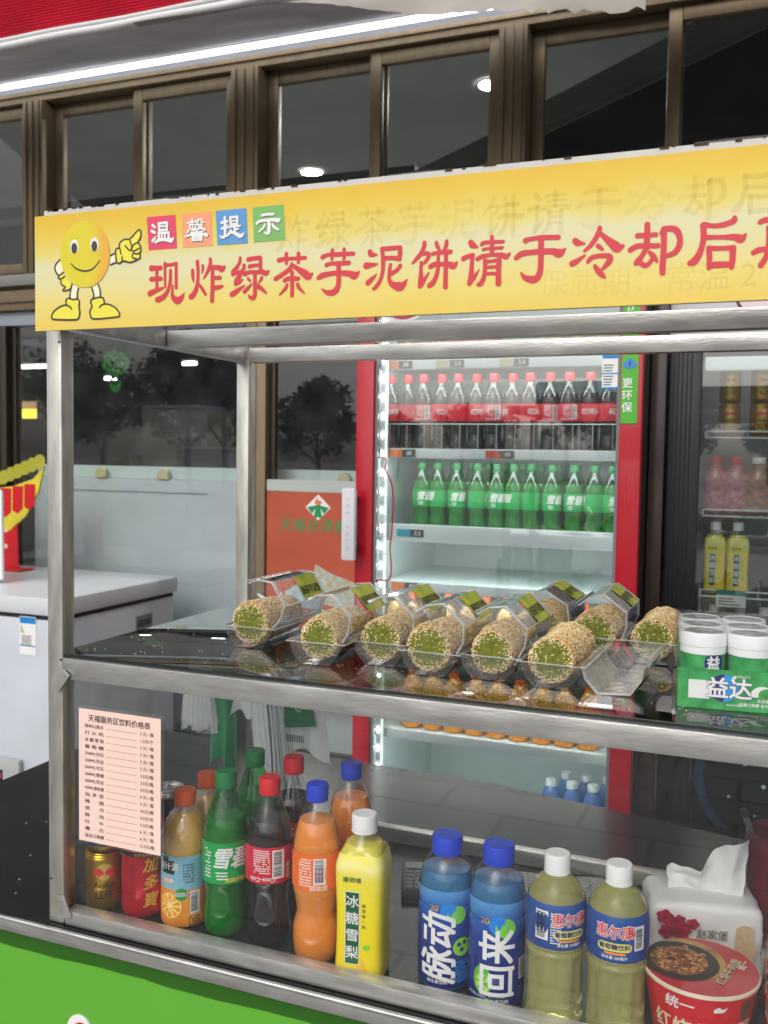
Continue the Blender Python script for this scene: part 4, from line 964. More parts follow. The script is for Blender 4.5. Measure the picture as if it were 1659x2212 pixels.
q = MB(); q.box(.0275, 1.5195, .012, .017, .8237, 1.1678); q.build('front_glass', thin('showcase glass', (.985, .99, .99, 1), 1.5, haze=.014, boost=1.6), ct, smooth=False)
q = MB(); q.box(.012, .016, .0275, .4995, CT+.002, 1.168); q.build('side_glass', M['glass'], ct, smooth=False)
def plate(x, z, a, L_=.034):
    q = MB(); q.box(-.0075, .0075, -.0055, -.0025, -L_/2, L_/2, bev=.0022); q.tube([(0, -.0054, L_*.28), (0, -.0066, L_*.28)], .0025, 8)
    q.xf(Matrix.Translation((x, 0, z)) @ Matrix.Rotation(a, 4, 'Y')); q.build('corner_clip', S, ct)
for x, z in ((.0245, 1.196), (.0245, 1.171), (.004, .866), (.024, 1.655)):
    q = MB(); q.tube([(x, -.0012, z), (x, .0005, z)], .0016, 8); q.build('rivet', mat('dark rivet', c(70, 68, 64), .5, .6), ct)
plate(.0275, 1.166, R(38)); plate(.031, .829, R(-22))
# counter top, rim and body
q = MB(); po = [(-.515, -.0065), (1.9, -.0065), (1.9, .56), (.45, .86), (-.515, .9)]
vs = [(x, y, .778) for x, y in po]+[(x, y, CT) for x, y in po]
q.add(vs, [(4, 3, 2, 1, 0), (5, 6, 7, 8, 9)]+[(i, (i+1) % 5, 5+(i+1) % 5, 5+i) for i in range(5)])
q.build('counter_top', mat('glossy dark counter', c(38, 38, 40), .2, noise=.25, nscale=5, rnoise=.08, spec=.26), ct, smooth=False)
q = MB(); q.box(-.53, 1.9, -.0150, -.0068, .777, .7985, bev=.003); q.tube([(-.53, -.0138, .7968), (1.9, -.0138, .7968)], .0032, 10); q.build('counter_rim', S, ct)
bar('cabinet', blk, -.5, 1.88, .004, .55, .03, .777, bev=0)
q = MB(); q.box(-.5, 1.88, -.006, .003, .02, .7765); q.build('front_panel', mat('green front panel', c(94, 168, 52), .4, noise=.06, nscale=3, bump=.1, bscale=8), ct, smooth=False)
q = MB(); n = 60; vs = []; fs = []
for i in range(n+1):
    x = -.5+2.38*i/n; vs += [(x, -.0072, .7765), (x, -.0076-.0003*math.sin(i*2.1), .752+.0016*math.sin(i*.9)+.0008*math.sin(i*2.7))]
for i in range(n): fs.append((2*i, 2*i+1, 2*i+3, 2*i+2))
q.add(vs, fs); q.build('clear_film', thin('dull film', c(176, 196, 150), 1.5, .08, haze=.08, hazecol=c(90, 130, 70), boost=1.5, sheet=True, bump=.2), ct)
q = MB(); q.tube([(.062, -.0085, .652), (.062, -.0062, .652)], .022, 24); lg = q.build('logo_rim', M['paper'], ct)
q = MB(); q.tube([(.066, -.0098, .648), (.066, -.0086, .648)], .016, 24); q.build('logo_centre', mat('logo red', c(206, 30, 40), .4), lg)
# spilt sesame seeds on the counter and shelf
def seed_mesh(q, p, d, nrm, L_=.0016, W=.00095, T=.0006):
    e = d.cross(nrm).normalized()
    q.add([p-d*L_, p+e*W, p+d*L_*.8, p-e*W, p+nrm*T, p-nrm*T], [(0, 1, 4), (1, 2, 4), (2, 3, 4), (3, 0, 4), (1, 0, 5), (2, 1, 5), (3, 2, 5), (0, 3, 5)])
sesame = mat('toasted sesame', c(246, 230, 188), .5, noise=.25, nscale=90, col2=c(226, 194, 134))
q = MB(); rnd = random.Random(11)
for x, y in [(-.30, .28), (-.28, .33), (-.27, .30), (-.24, .31), (-.22, .36), (-.29, .37), (-.33, .22), (-.31, .17), (-.25, .16), (-.19, .17), (-.14, .09), (-.11, .05), (-.16, .02), (-.2, .4)]:
    a = rnd.uniform(0, 6.3); seed_mesh(q, Vector((x, y, CT+.0009)), Vector((math.cos(a), math.sin(a), 0)), Vector((0, 0, 1)), .0021, .0015, .0009)
for k in range(150):
    x, y = rnd.uniform(.03, .9), rnd.choice((rnd.uniform(.03, .12), rnd.uniform(.03, .45))); a = rnd.uniform(0, 6.3)
    seed_mesh(q, Vector((x, y, 1.2063)), Vector((math.cos(a), math.sin(a), 0)), Vector((0, 0, 1)))
tag(stuff(q.build('spilt_sesame', sesame, smooth=False)), 'loose sesame seeds spilt on the cart shelf and counter', 'sesame')

# ================================================================ yellow banner sign
SG = """xian:2026,760,82;2094,756,68;2171,756,64/2026,616,68;2104,616,59;2176,616,59/2111,743,47;2112,495,47/2002,428,78;2075,457,68;2205,491,36/2238,811,45;2240,664,41;2243,505,33/2238,791,54;2324,785,45;2414,797,49/2414,797,47;2413,631,47;2415,484,47/2324,715,43;2324,596,50;2296,478,54;2229,386,68;2138,346,77;2119,344,73/2361,514,32;2353,435,40;2363,371,63;2430,317,98;2496,349,71;2543,414,7
zha:2666,699,44;2669,624,53;2681,545,22/2819,749,39;2821,702,41;2805,648,12/2738,801,55;2749,667,48;2743,542,50;2721,449,66;2679,380,75;2646,358,80/2767,509,35;2818,444,48;2865,375,40/2930,824,44;2936,781,48;2909,697,53;2868,629,40;2834,580,22/2923,716,61;3051,708,65;3106,689,87;3146,714,35/2966,701,54;2968,483,58;2962,292,63/2988,582,52;3079,578,54/2988,455,63;3052,456,59;3112,468,39
lv:3373,811,43;3369,765,47;3329,698,52;3280,647,69;3271,613,60/3275,624,60;3347,632,43;3410,647,43/3431,719,43;3427,677,52;3383,610,60;3326,529,73;3312,491,60/3317,495,69;3366,511,52;3410,536,26/3259,358,73;3331,397,65;3438,461,21/3493,784,60;3559,792,56;3665,796,55/3669,796,43;3668,716,49;3669,632,51/3512,695,56;3578,705,47;3666,705,38/3441,607,60;3508,623,51;3623,620,49;3702,615,64;3754,597,63;3789,626,21/3589,614,53;3591,438,54;3591,339,58;3563,302,64;3519,311,43;3497,343,12/3491,547,38;3517,519,38/3689,548,41;3668,511,34;3643,485,14/3438,384,51;3491,428,47;3549,479,15/3629,444,68;3686,410,51;3748,358,35
cha:3931,746,63;3996,757,54;4141,756,48;4298,755,50/4034,819,52;4036,702,42/4204,812,53;4203,703,43/4112,697,37;4091,638,62;3997,576,59;3886,522,60/4116,678,50;4185,633,62;4287,567,95;4347,527,99;4401,561,21/4011,492,54;4067,512,57;4203,506,56/4117,588,52;4120,456,55;4119,306,53/4050,441,40;4025,393,46;3944,322,22/4196,437,46;4217,391,50;4290,324,21
yu:4534,748,61;4604,770,50;4728,769,57;4948,766,50/4667,825,47;4663,715,41/4823,826,47;4823,712,44/4589,649,57;4647,662,49;4770,659,58;4889,659,56/4483,499,57;4541,526,73;4648,542,61;4755,543,65;4895,528,72;4968,502,96;5028,546,20/4752,646,61;4756,499,63;4753,403,68;4717,331,81;4652,308,77;4585,323,53;4522,370,10
ni:5165,774,59;5181,741,71;5253,733,24/5119,610,83;5183,615,59;5259,620,24/5143,405,67;5194,446,55;5253,501,17/5323,797,57;5332,713,52;5338,626,55;5332,525,49;5305,433,47;5259,362,51;5220,332,44/5331,796,55;5441,796,56;5554,799,51/5552,792,56;5552,721,59;5545,657,43/5357,683,51;5451,683,53;5549,667,54/5433,606,39;5422,535,48;5420,434,48;5456,374,70;5551,340,109;5605,366,70;5650,425,6/5558,584,51;5516,536,48;5446,499,52
bing:5857,831,54;5856,791,57;5819,714,54;5764,653,52;5712,602,28/5819,698,39;5867,707,52;5914,700,52;5910,660,52;5877,615,47;5847,584,26/5821,606,41;5821,506,48;5819,410,65;5809,330,52/5822,346,69;5855,392,52;5918,480,21/6005,825,43;6019,781,51;6054,727,34/6132,832,44;6127,781,53;6100,720,43/5965,697,47;6020,705,47;6181,707,56/6033,708,43;6032,621,44;6032,526,50;6009,432,55;5972,362,64;5929,332,62/6126,718,47;6128,591,53;6127,433,56;6126,306,59/5938,551,60;5997,575,60;6099,569,53;6167,565,68;6222,542,76;6263,583,25
qing:6424,797,67;6450,764,76;6504,741,29/6341,618,63;6382,635,59;6448,647,63/6448,650,55;6442,549,52;6437,424,63;6418,331,59/6426,346,63;6478,406,50;6536,489,8/6557,768,50;6601,785,46;6808,781,41/6578,706,42;6627,715,35;6797,713,40/6675,842,48;6678,752,53;6680,651,55/6507,604,50;6572,631,54;6678,640,41;6791,633,58;6848,610,62;6891,649,21/6602,578,55;6600,477,50;6586,384,55;6554,323,60;6526,313,48/6602,571,52;6679,570,37;6764,580,54/6764,576,62;6762,437,64;6762,313,69/6616,504,37;6754,503,41/6601,432,37;6755,428,38
yuu:7067,773,65;7126,788,53;7259,794,58;7437,785,59/6964,588,57;7027,630,69;7129,639,61;7247,642,69;7379,634,72;7457,610,100;7521,655,20/7245,776,69;7246,631,68;7247,494,66;7237,403,72;7200,344,81;7137,339,81;7065,366,57;7020,423,18
leng:7626,734,67;7653,710,75;7725,696,32/7602,484,71;7658,514,59;7737,566,28/7893,857,49;7884,813,59;7841,727,59;7790,663,49;7735,618,39/7907,789,47;7975,725,70;8066,645,108;8096,628,108;8144,640,46/7880,661,55;7926,621,39/7773,493,43;7809,535,55;7891,552,52;8003,542,62;8008,493,70;7969,444,54;7932,405,35/7853,443,47;7888,389,62;7934,341,58;7965,313,23
que:8299,741,61;8399,740,52;8489,740,52/8397,854,62;8399,729,66;8398,613,66/8227,595,61;8298,629,61;8403,627,55;8512,622,58/8394,604,60;8349,520,55;8307,464,71;8289,446,50/8312,464,50;8380,421,60;8427,437,50;8459,484,45/8428,558,40;8472,512,60;8509,457,34/8572,803,45;8550,752,50/8572,793,65;8575,601,62;8570,410,66;8570,333,64/8577,793,60;8661,791,65;8713,754,69;8739,676,61;8732,601,65;8688,537,59;8609,508,50
hou:9277,858,48;9274,826,63;9181,795,60;9073,789,49;8982,810,59/8969,802,65;8979,688,64;8963,576,61;8929,483,73;8885,429,83;8849,417,59/8996,675,55;9159,666,48;9293,657,72;9352,634,86;9390,678,29/9036,561,58;9044,457,60;9039,349,39/9036,560,58;9163,551,48;9279,550,56/9272,546,67;9273,424,63;9266,350,53/9051,383,68;9168,384,67;9267,378,59
zai:9531,792,57;9586,811,62;9725,808,56;9811,801,56/9476,486,57;9536,510,62;9649,512,56;9865,502,65/9615,735,57;9620,569,57;9600,441,57;9551,352,62/9616,726,47;9762,720,56/9763,715,62;9778,301,62/9686,803,57;9697,509,56/9628,624,47;9758,615,47
wen:2049,1315,39;2090,1284,32/2032,1244,39;2083,1218,38/2053,1114,45;2083,1145,32;2107,1174,10/2144,1330,35;2154,1241,32/2147,1333,32;2271,1332,38/2274,1331,35;2274,1237,32/2150,1241,35;2274,1243,32/2154,1293,26;2271,1290,25/2144,1208,32;2151,1119,35/2147,1208,29;2298,1203,32/2298,1203,35;2305,1119,38/2194,1204,29;2198,1121,29/2241,1201,29;2244,1118,29/2093,1089,32;2151,1119,51;2244,1118,45;2325,1101,57;2351,1105,57;2378,1131,13
xin:2588,1302,25;2653,1314,24;2725,1314,24/2659,1346,31;2663,1275,28/2614,1281,21;2718,1276,21/2627,1267,25;2621,1223,25;2588,1187,31/2670,1258,16;2670,1225,16/2715,1255,21;2712,1222,21/2627,1228,21;2719,1224,21/2754,1342,25;2751,1307,25;2731,1281,22/2754,1336,22;2809,1337,25/2805,1335,25;2812,1296,25;2841,1294,19/2744,1269,21;2809,1269,25;2790,1238,28;2745,1209,19/2757,1251,19;2809,1220,31;2861,1198,25/2654,1204,19;2719,1211,22;2783,1217,19/2562,1134,31;2641,1151,31;2745,1165,28;2848,1141,37;2881,1128,49;2906,1148,12/2728,1210,31;2729,1133,28/2641,1178,19;2829,1181,19/2719,1161,25;2680,1137,22/2745,1160,25;2790,1129,22/2670,1132,31;2670,1077,31/2670,1132,25;2803,1125,28/2807,1122,31;2804,1071,31/2670,1105,21;2803,1098,21/2670,1077,22;2804,1074,22
ti:3106,1272,39;3187,1280,31/3149,1335,36;3155,1199,39;3154,1112,39;3127,1085,39;3093,1093,26;3076,1115,8/3109,1196,36;3153,1210,33;3201,1241,13/3230,1325,33;3238,1241,33/3230,1328,29;3335,1326,33/3335,1326,33;3332,1237,31/3237,1282,22;3328,1281,22/3238,1241,26;3332,1240,26/3194,1201,29;3248,1212,29;3376,1211,26/3295,1205,33;3299,1119,33/3302,1170,29;3349,1176,26/3238,1169,29;3222,1130,36;3181,1098,26/3228,1141,33;3282,1132,39;3343,1099,49;3390,1084,52;3430,1115,16
shi:3689,1316,35;3745,1323,32;3849,1320,35/3618,1222,38;3660,1247,38;3778,1252,38;3876,1247,48;3921,1238,57;3950,1261,13/3788,1243,45;3791,1152,48;3783,1096,51;3747,1093,32;3721,1112,10/3730,1202,29;3710,1163,29;3648,1114,22/3837,1199,29;3863,1158,35;3925,1122,25
sq:1951,1431,10;2400,1428,10;2428,995,10;1983,997,10/2492,1428,10;2937,1427,10;2965,992,10;2517,994,10
sq2:3009,1427,11;3461,1428,10;3484,988,10;3040,992,11/3548,1426,10;3990,1427,10;4014,992,10;3573,992,10
body:1359,983,23;1354,1053,23;1339,1121,23;1315,1187,23;1281,1249,23;1240,1304,23;1191,1353,23;1136,1394,23;1075,1424,23;1013,1446,23;948,1456,23;883,1456,23;819,1444,23;757,1422,23;700,1389,23;650,1347,23;607,1296,23;571,1238,23;545,1175,23;529,1107,23;524,1036,23;528,965,23;544,895,23;569,828,23;605,765,23;647,709,23;697,660,23;753,620,23;816,590,23;879,569,23;944,561,23;1009,563,23;1073,577,23;1134,600,23;1189,634,23;1238,677,23;1279,727,23;1314,785,23;1339,848,23;1354,914,23
eyes:840,1118,23;837,1148,23;826,1176,23;810,1198,23;790,1213,23;768,1219,23;747,1216,23;726,1204,23;710,1184,23;699,1157,23;696,1127,23;699,1097,23;710,1069,23;725,1047,23;746,1032,23;768,1026,23;789,1029,23;810,1042,23;825,1062,23;836,1088,23/1178,1122,23;1175,1152,23;1165,1180,23;1150,1202,23;1130,1217,23;1108,1223,23;1087,1220,23;1067,1207,23;1052,1188,23;1041,1161,23;1038,1132,23;1041,1102,23;1051,1074,23;1066,1052,23;1086,1038,23;1108,1031,23;1129,1035,23;1149,1047,23;1164,1067,23;1175,1093,23
pupils:818,1097,23;815,1120,23;809,1140,23;798,1157,23;784,1167,23;768,1172,23;753,1170,23;738,1161,23;727,1145,23;721,1126,23;718,1104,23;721,1081,23;727,1061,23;738,1044,23;752,1033,23;768,1028,23;783,1031,23;797,1040,23;808,1055,23;815,1075,23/1155,1102,23;1152,1124,23;1146,1144,23;1136,1161,23;1122,1172,23;1107,1176,23;1091,1174,23;1078,1165,23;1067,1150,23;1061,1130,23;1057,1108,23;1060,1086,23;1067,1066,23;1077,1049,23;1091,1038,23;1106,1034,23;1122,1037,23;1135,1045,23;1146,1061,23;1152,1080,23
lines:711,896,15;801,822,23;941,783,26;1079,806,23;1198,910,14/519,962,23;447,906,24;430,831,24;494,752,23;573,786,23/494,752,23;485,715,23;533,700,23;596,728,23/533,687,23;540,624,23;611,583,23;564,548,23;595,534,23;690,554,23;722,621,23/1369,967,23;1444,993,23/1369,845,23;1459,870,23/1452,1004,23;1460,1046,23;1512,1061,23;1520,1121,23;1594,1165,22;1683,1165,22;1772,1237,22;1831,1275,22;1860,1243,22;1853,1171,22;1816,1113,22;1845,1075,22;1860,1014,22;1845,967,22;1845,907,22;1772,875,22;1683,856,22;1579,881,22;1512,854,22;1467,881,23;1452,1004,23/1609,1079,22;1683,1014,22;1713,1060,22;1683,1147,22/1816,1113,22;1742,1082,22;1713,1024,22;1742,998,22;1831,1034,22/1742,974,22;1801,958,22;1845,979,22/1728,962,22;1728,914,22;1787,898,22/1520,1055,22;1542,974,22/1557,937,22;1561,876,22/722,615,23;693,516,23;682,423,23/831,559,23;812,486,23;812,411,23/1056,554,23;1086,472,23;1086,398,23/1163,592,23;1194,517,23;1198,430,23/626,344,23;618,407,23;674,430,23;736,408,23;815,411,23;846,372,23;838,297,23;853,234,23;829,148,23;735,133,23;418,151,23;370,178,23;403,253,23;499,312,23;610,339,23;689,310,23;708,284,23/1185,282,23;1231,317,23;1322,320,23;1428,278,22;1504,207,22;1511,158,22;1458,142,22;1093,131,23;1031,190,23;1031,252,23;1062,300,23;1040,351,23;1063,399,23;1186,418,23;1247,403,23;1269,328,23
glove:1467,881,23;1452,1004,23;1460,1046,23;1512,1061,23;1520,1121,23;1594,1165,22;1683,1165,22;1772,1237,22;1831,1275,22;1860,1243,22;1853,1171,22;1816,1113,22;1845,1075,22;1860,1014,22;1845,967,22;1845,907,22;1772,875,22;1683,856,22;1579,881,22;1512,854,22/494,752,23;573,786,23;596,728,23;722,621,23;690,554,23;595,534,23;564,548,23;611,583,23;540,624,23;533,687,23/626,344,23;618,407,23;674,430,23;736,408,23;815,411,23;846,372,23;838,297,23;853,234,23;829,148,23;735,133,23;418,151,23;370,178,23;403,253,23;499,312,23;610,339,23/1269,328,23;1322,320,23;1428,278,22;1504,207,22;1511,158,22;1458,142,22;1093,131,23;1031,190,23;1031,252,23;1062,300,23;1040,351,23;1063,399,23;1186,418,23;1247,403,23
limb:519,962,23;447,906,24;430,831,24;494,752,23;573,786,23/1369,967,23;1444,993,23;1459,870,23;1361,845,23/722,615,23;693,516,23;682,423,23;812,411,23;812,486,23;831,559,23/1056,554,23;1086,472,23;1086,398,23;1198,430,23;1194,517,23;1163,592,23"""
SIGN = {}
for ln in SG.strip().splitlines():
    k, v = ln.split(':'); SIGN[k] = [[tuple(int(n_) for n_ in p.split(',')) for p in s.split(';')] for s in v.split('/')]
sg = thing('banner_sign', 'long yellow banner with red Chinese writing above the cart', 'sign', (0, -.03, 1.667))
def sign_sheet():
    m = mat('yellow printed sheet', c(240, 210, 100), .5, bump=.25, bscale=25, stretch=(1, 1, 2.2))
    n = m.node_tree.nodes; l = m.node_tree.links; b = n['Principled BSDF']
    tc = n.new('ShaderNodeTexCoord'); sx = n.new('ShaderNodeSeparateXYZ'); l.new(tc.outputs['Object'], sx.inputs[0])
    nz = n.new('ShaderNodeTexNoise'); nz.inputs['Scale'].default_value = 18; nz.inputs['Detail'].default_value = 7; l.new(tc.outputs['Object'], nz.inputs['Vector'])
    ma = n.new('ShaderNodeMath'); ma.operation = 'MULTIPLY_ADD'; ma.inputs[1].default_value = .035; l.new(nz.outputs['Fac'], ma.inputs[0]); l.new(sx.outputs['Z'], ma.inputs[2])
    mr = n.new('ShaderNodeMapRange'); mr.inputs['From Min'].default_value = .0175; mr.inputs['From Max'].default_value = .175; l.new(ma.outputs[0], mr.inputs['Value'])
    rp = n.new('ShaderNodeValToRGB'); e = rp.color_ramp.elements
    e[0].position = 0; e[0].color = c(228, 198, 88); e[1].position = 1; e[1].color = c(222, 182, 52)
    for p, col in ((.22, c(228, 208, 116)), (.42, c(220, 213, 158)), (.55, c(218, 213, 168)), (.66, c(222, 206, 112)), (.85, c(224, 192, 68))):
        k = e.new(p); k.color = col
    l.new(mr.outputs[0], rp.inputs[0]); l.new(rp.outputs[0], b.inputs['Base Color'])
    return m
q = MB(); n = 80; vs = []; fs = []   # slightly wavy printed sheet
for i in range(n+1):
    x = .0075+1.5425*i/n
    for j in range(9):
        z = .158*j/8; vs.append((x, .0004+.0001*math.sin(i*.7+j*.5)+(.0004*math.sin(i*1.9) if j == 8 else 0), z))
for i in range(n):
    for j in range(8): k = i*9+j; fs.append((k, k+9, k+10, k+1))
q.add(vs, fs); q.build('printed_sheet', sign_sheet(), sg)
q = MB(); q.box(.02, 1.55, .004, .022, .002, .1665, bev=.002); bd = q.build('back_board', mat('white foam board', c(196, 194, 188), .6, noise=.06, nscale=40), sg)
q = MB(); q.box(.012, 1.55, .0022, .0038, .001, .157); q.build('sheet_backing', mat('yellow card', c(232, 190, 60), .6), sg, smooth=False)
q = MB(); rnd = random.Random(4)
for k in range(46):
    x = .02+rnd.random()**1.7*1.0; w = rnd.uniform(.004, .02) if k > 4 else .03; q.box(x, x+w*.5, .0034, .0040, .1655-rnd.uniform(0, .002), .1668)
q.build('rust_stain', mat('rusty stain', c(74, 50, 34), .8), bd, smooth=False)
def brush(q, st, y, smooth=4, ox=0, oz=0, sc=1.0):
    """a brush stroke of changing width with round ends"""
    pts = [(x/1e4, z/1e4, w/1e4) for x, z, w in st]
    if len(pts) > 2: pts = [p for p in cat3(pts, smooth)]
    pts = [(ox+x*sc, oz+z*sc, w*sc) for x, z, w in pts]
    L_, R_ = [], []
    for i, (x, z, w) in enumerate(pts):
        a = pts[max(i-1, 0)]; b = pts[min(i+1, len(pts)-1)]; dx, dz = b[0]-a[0], b[1]-a[1]; d = math.hypot(dx, dz) or 1
        nx_, nz_ = -dz/d*w/2, dx/d*w/2; L_.append((x+nx_, y-3e-6*i, z+nz_)); R_.append((x-nx_, y-3e-6*i, z-nz_))
    k = len(pts); q.add(L_+R_, [(i+1, i, k+i, k+i+1) for i in range(k-1)])
    for e, o in ((0, 1), (-1, -2)):
        x, z, w = pts[e]; x2, z2, _ = pts[o]; a0 = math.atan2(z-z2, x-x2); m_ = 9; ye = y-3e-6*(0 if e == 0 else k-1)
        ar = [(x+w/2*math.cos(a0-math.pi/2+math.pi*i/m_), ye, z+w/2*math.sin(a0-math.pi/2+math.pi*i/m_)) for i in range(m_+1)]
        q.add([(x, ye, z)]+ar, [(0, i+1, i+2) for i in range(m_)])
def cat3(P, n):
    out = []; Q = [P[0]]+list(P)+[P[-1]]
    for i in range(1, len(Q)-2):
        for k in range(n):
            t = k/n; out.append(tuple(.5*((2*Q[i][d])+(-Q[i-1][d]+Q[i+1][d])*t+(2*Q[i-1][d]-5*Q[i][d]+4*Q[i+1][d]-Q[i+2][d])*t*t+(-Q[i-1][d]+3*Q[i][d]-3*Q[i+1][d]+Q[i+2][d])*t**3) for d in (0, 1, 2)))
    out.append(P[-1]); return out
redink = mat('red sign ink', c(206, 58, 70), .5)
for ch in ('xian', 'zha', 'lv', 'cha', 'yu', 'ni', 'bing', 'qing', 'yuu', 'leng', 'que', 'hou', 'zai'):
    q = MB()
    for i, st in enumerate(SIGN[ch]): brush(q, st, .0000-.00002*i)
    q.build('character', redink, sg, smooth=False)
ghost = thin('faint ghost print', (1, 1, 1, 1), 1.01, haze=.13, hazecol=c(190, 152, 70), boost=0, sheet=True)
for ch in ('zha', 'lv', 'cha', 'yu', 'ni', 'bing', 'qing', 'yuu', 'leng', 'que', 'hou'):
    q = MB()
    for i, st in enumerate(SIGN[ch]): brush(q, st, .0002-.000005*i, 3, .165, .058, .86)
    q.build('ghost_character', ghost, sg, smooth=False)
for i, ch in enumerate('保质期：常温2天'):
    q = MB(); flat_text(q, ch, .74+.034*i, .025, .034, .0002); q.build('ghost_character', ghost, sg, smooth=False)
for i, (k, cols, chs) in enumerate((('sq', (c(222, 70, 104), c(238, 158, 116)), ('wen', 'xin')), ('sq2', (c(90, 150, 206), c(122, 180, 96)), ('ti', 'shi')))):
    for poly, col, ch in zip(SIGN[k], cols, chs):
        q = MB(); q.add([(x/1e4, -.0001, z/1e4) for x, z, w in poly][::-1], [(0, 1, 2, 3)]); sqo = q.build('colour_square', mat('sign square %d %s' % (i, ch), col, .5), sg, smooth=False)
        q = MB()
        for j, st in enumerate(SIGN[ch]): brush(q, st, -.0003-.00001*j, ox=.0006, oz=-.0009)
        q.build('character_shadow', mat('grey sign ink', c(110, 90, 96), .5), sqo, smooth=False)
        q = MB()
        for j, st in enumerate(SIGN[ch]): brush(q, st, -.0007-.00001*j)
        q.build('character', M['paper'], sqo, smooth=False)
# smiling face with boots printed at the left end
def poly_print(name, polys, y, m, parent): 
    q = MB()
    for i, p in enumerate(polys): q.add([(x/1e4, y-.00001*i, z/1e4) for x, z, w in p], [tuple(range(len(p)))])
    return q.build(name, m, parent, smooth=False)
face_m = mat('egg yellow print', c(238, 204, 46), .5)
def face_grad():
    n = face_m.node_tree.nodes; l = face_m.node_tree.links; tc = n.new('ShaderNodeTexCoord'); mp = n.new('ShaderNodeMapping'); mp.vector_type = 'POINT'
    mp.inputs['Location'].default_value = (-.0775*20.6, 0, -.1*13.5+.0); mp.inputs['Scale'].default_value = (20.6, 0, 13.5)
    gr = n.new('ShaderNodeTexGradient'); gr.gradient_type = 'SPHERICAL'; rp = n.new('ShaderNodeValToRGB'); e = rp.color_ramp.elements
    e[0].position = 0; e[0].color = c(228, 172, 64); e[1].position = .3; e[1].color = c(218, 202, 48)
    l.new(tc.outputs['Object'], mp.inputs[0]); l.new(mp.outputs[0], gr.inputs[0]); l.new(gr.outputs['Fac'], rp.inputs[0]); l.new(rp.outputs[0], n['Principled BSDF'].inputs['Base Color'])
for pl_ in SIGN['limb']: poly_print('limb_print', [pl_], .0001, mat('cream print', c(240, 234, 200), .5), sg)
for pl_ in SIGN['glove']: poly_print('glove_print', [pl_], -.0001, mat('lemon print', c(234, 222, 74), .5), sg)
outl = mat('dark outline print', c(66, 62, 56), .5)
for i, st in enumerate(SIGN['lines'][1:]):
    q = MB(); brush(q, st, -.0003-.00001*i); q.build('outline_print', outl, sg, smooth=False)
face = poly_print('face_print', SIGN['body'], -.0006, face_m, sg); face_grad()
poly_print('eye_print', SIGN['eyes'], -.0008, M['paper'], face); poly_print('pupil_print', SIGN['pupils'], -.0010, outl, face)
q = MB(); brush(q, SIGN['lines'][0], -.0008); q.build('smile_print', outl, face, smooth=False)

# ================================================================ price list on the showcase glass
ps = thing('price_list', 'pink laminated drinks price list stuck on the showcase glass', 'price list', (.0505, .008, .93))
q = MB(); q.box(-.004, .146, .0006, .0026, -.004, .2); q.build('laminate', thin('laminate film', (.95, .96, .96, 1), 1.5, .05, haze=.1, boost=1.5), ps, smooth=False)
q = MB(); q.box(0, .142, -.0012, .0004, 0, .196); q.build('sheet', mat('pink paper', c(244, 210, 198), .5, noise=.04, nscale=12), ps, smooth=False)
q = MB(); flat_text(q, '天福服务区饮料价格表', .071, .183, .0108, -.0015, .022)
rows = [('雨林山泉水', '3 元 / 瓶'), ('打 火 机', '1.5元/个'), ('冰 糖 雪 梨', '3 元 / 瓶'), ('葡 萄 糖', '3 元 / 瓶'), ('330ML可乐', '3 元 / 瓶'), ('330ML芬达', '3 元 / 瓶'), ('500ML可乐', '3.5元/瓶'), ('500ML雪碧', '3.5元/瓶'), ('500ML芬达', '3.5元/瓶'), ('450ML果粒橙', '4 元 / 瓶'), ('加 多 宝', '4 元 / 瓶'), ('桶      面', '4.5元/桶'), ('纸      巾', '4.5元/包'), ('脉      动', '5.5元/瓶'), ('红      牛', '6 元 / 瓶'), ('魔      爪', '6 元 / 瓶'), ('益达口香糖', '12.5元/瓶')]
for i, (a, b) in enumerate(rows):
    z = .1715-.01015*i
    v, f_ = glyphs(a, .0062, .015, 'LEFT'); w = max(p[0] for p in v); k = .034/w
    flat_text(q, a, .0105, z, .0062, -.0015, .015, sx=k, align='LEFT')
    flat_text(q, b, .119, z-.0005, .0062, -.0015, .012, sx=1.05)
    for j in range(28): q.box(.049+.0019*j, .0500+.0019*j, -.0016, -.0013, z-.0011, z-.0006)
q.build('print', mat('dark grey ink', c(66, 58, 60), .6), ps, smooth=False)

# ================================================================ goods in the showcase
def put(t, x, y, rz, z=CT+.001): t.location = (x, y, z); t.rotation_euler = (0, 0, R(rz)); return t
g_lo = put(make_can('gold', 'drink_can', 'gold energy drink can with red bulls at the left end of the showcase'), .042, .075, 38)
g_up = dup(g_lo, (.043, .076, CT+.0925), R(60), 'upper gold can stacked behind the foot of the price list')
q = MB(); cyl_patch(q, .0301, -1.5, 1.5, .012, .024); bb = q.build('navy_band', PRINT['navy'], g_up, smooth=False)
q = MB(); cyl_text(q, '红牛维生素', .0305, -.1, .018, .0075, bold=.02); q.build('print', PRINT['white'], bb, smooth=False)
put(make_can('red', 'drink_can', 'red herbal tea can with gold writing beside the gold can'), .11, .082, 36)
put(make_can('slim', 'drink_can', 'dark can with red panel half hidden behind the price list'), .07, .20, 30)
put(make_drink('pulp', 'juice_bottle', 'orange-capped pulp juice bottle in the front showcase row', 'bottle'), .181, .085, 32)
put(make_drink('pulp', 'juice_bottle', 'orange-capped juice bottle standing behind the front green bottle', 'bottle'), .172, .162, 10)
put(make_drink('green', 'green_soda_bottle', 'front green lemon soda bottle in the showcase', 'bottle'), .2525, .083, 42)
put(make_drink('green', 'green_soda_bottle', 'rear green lemon soda bottle in the showcase', 'bottle'), .242, .187, 80)
put(make_drink('cola', 'cola_bottle', 'front cola bottle with red cap in the showcase', 'bottle', 0), .3225, .088, 30)
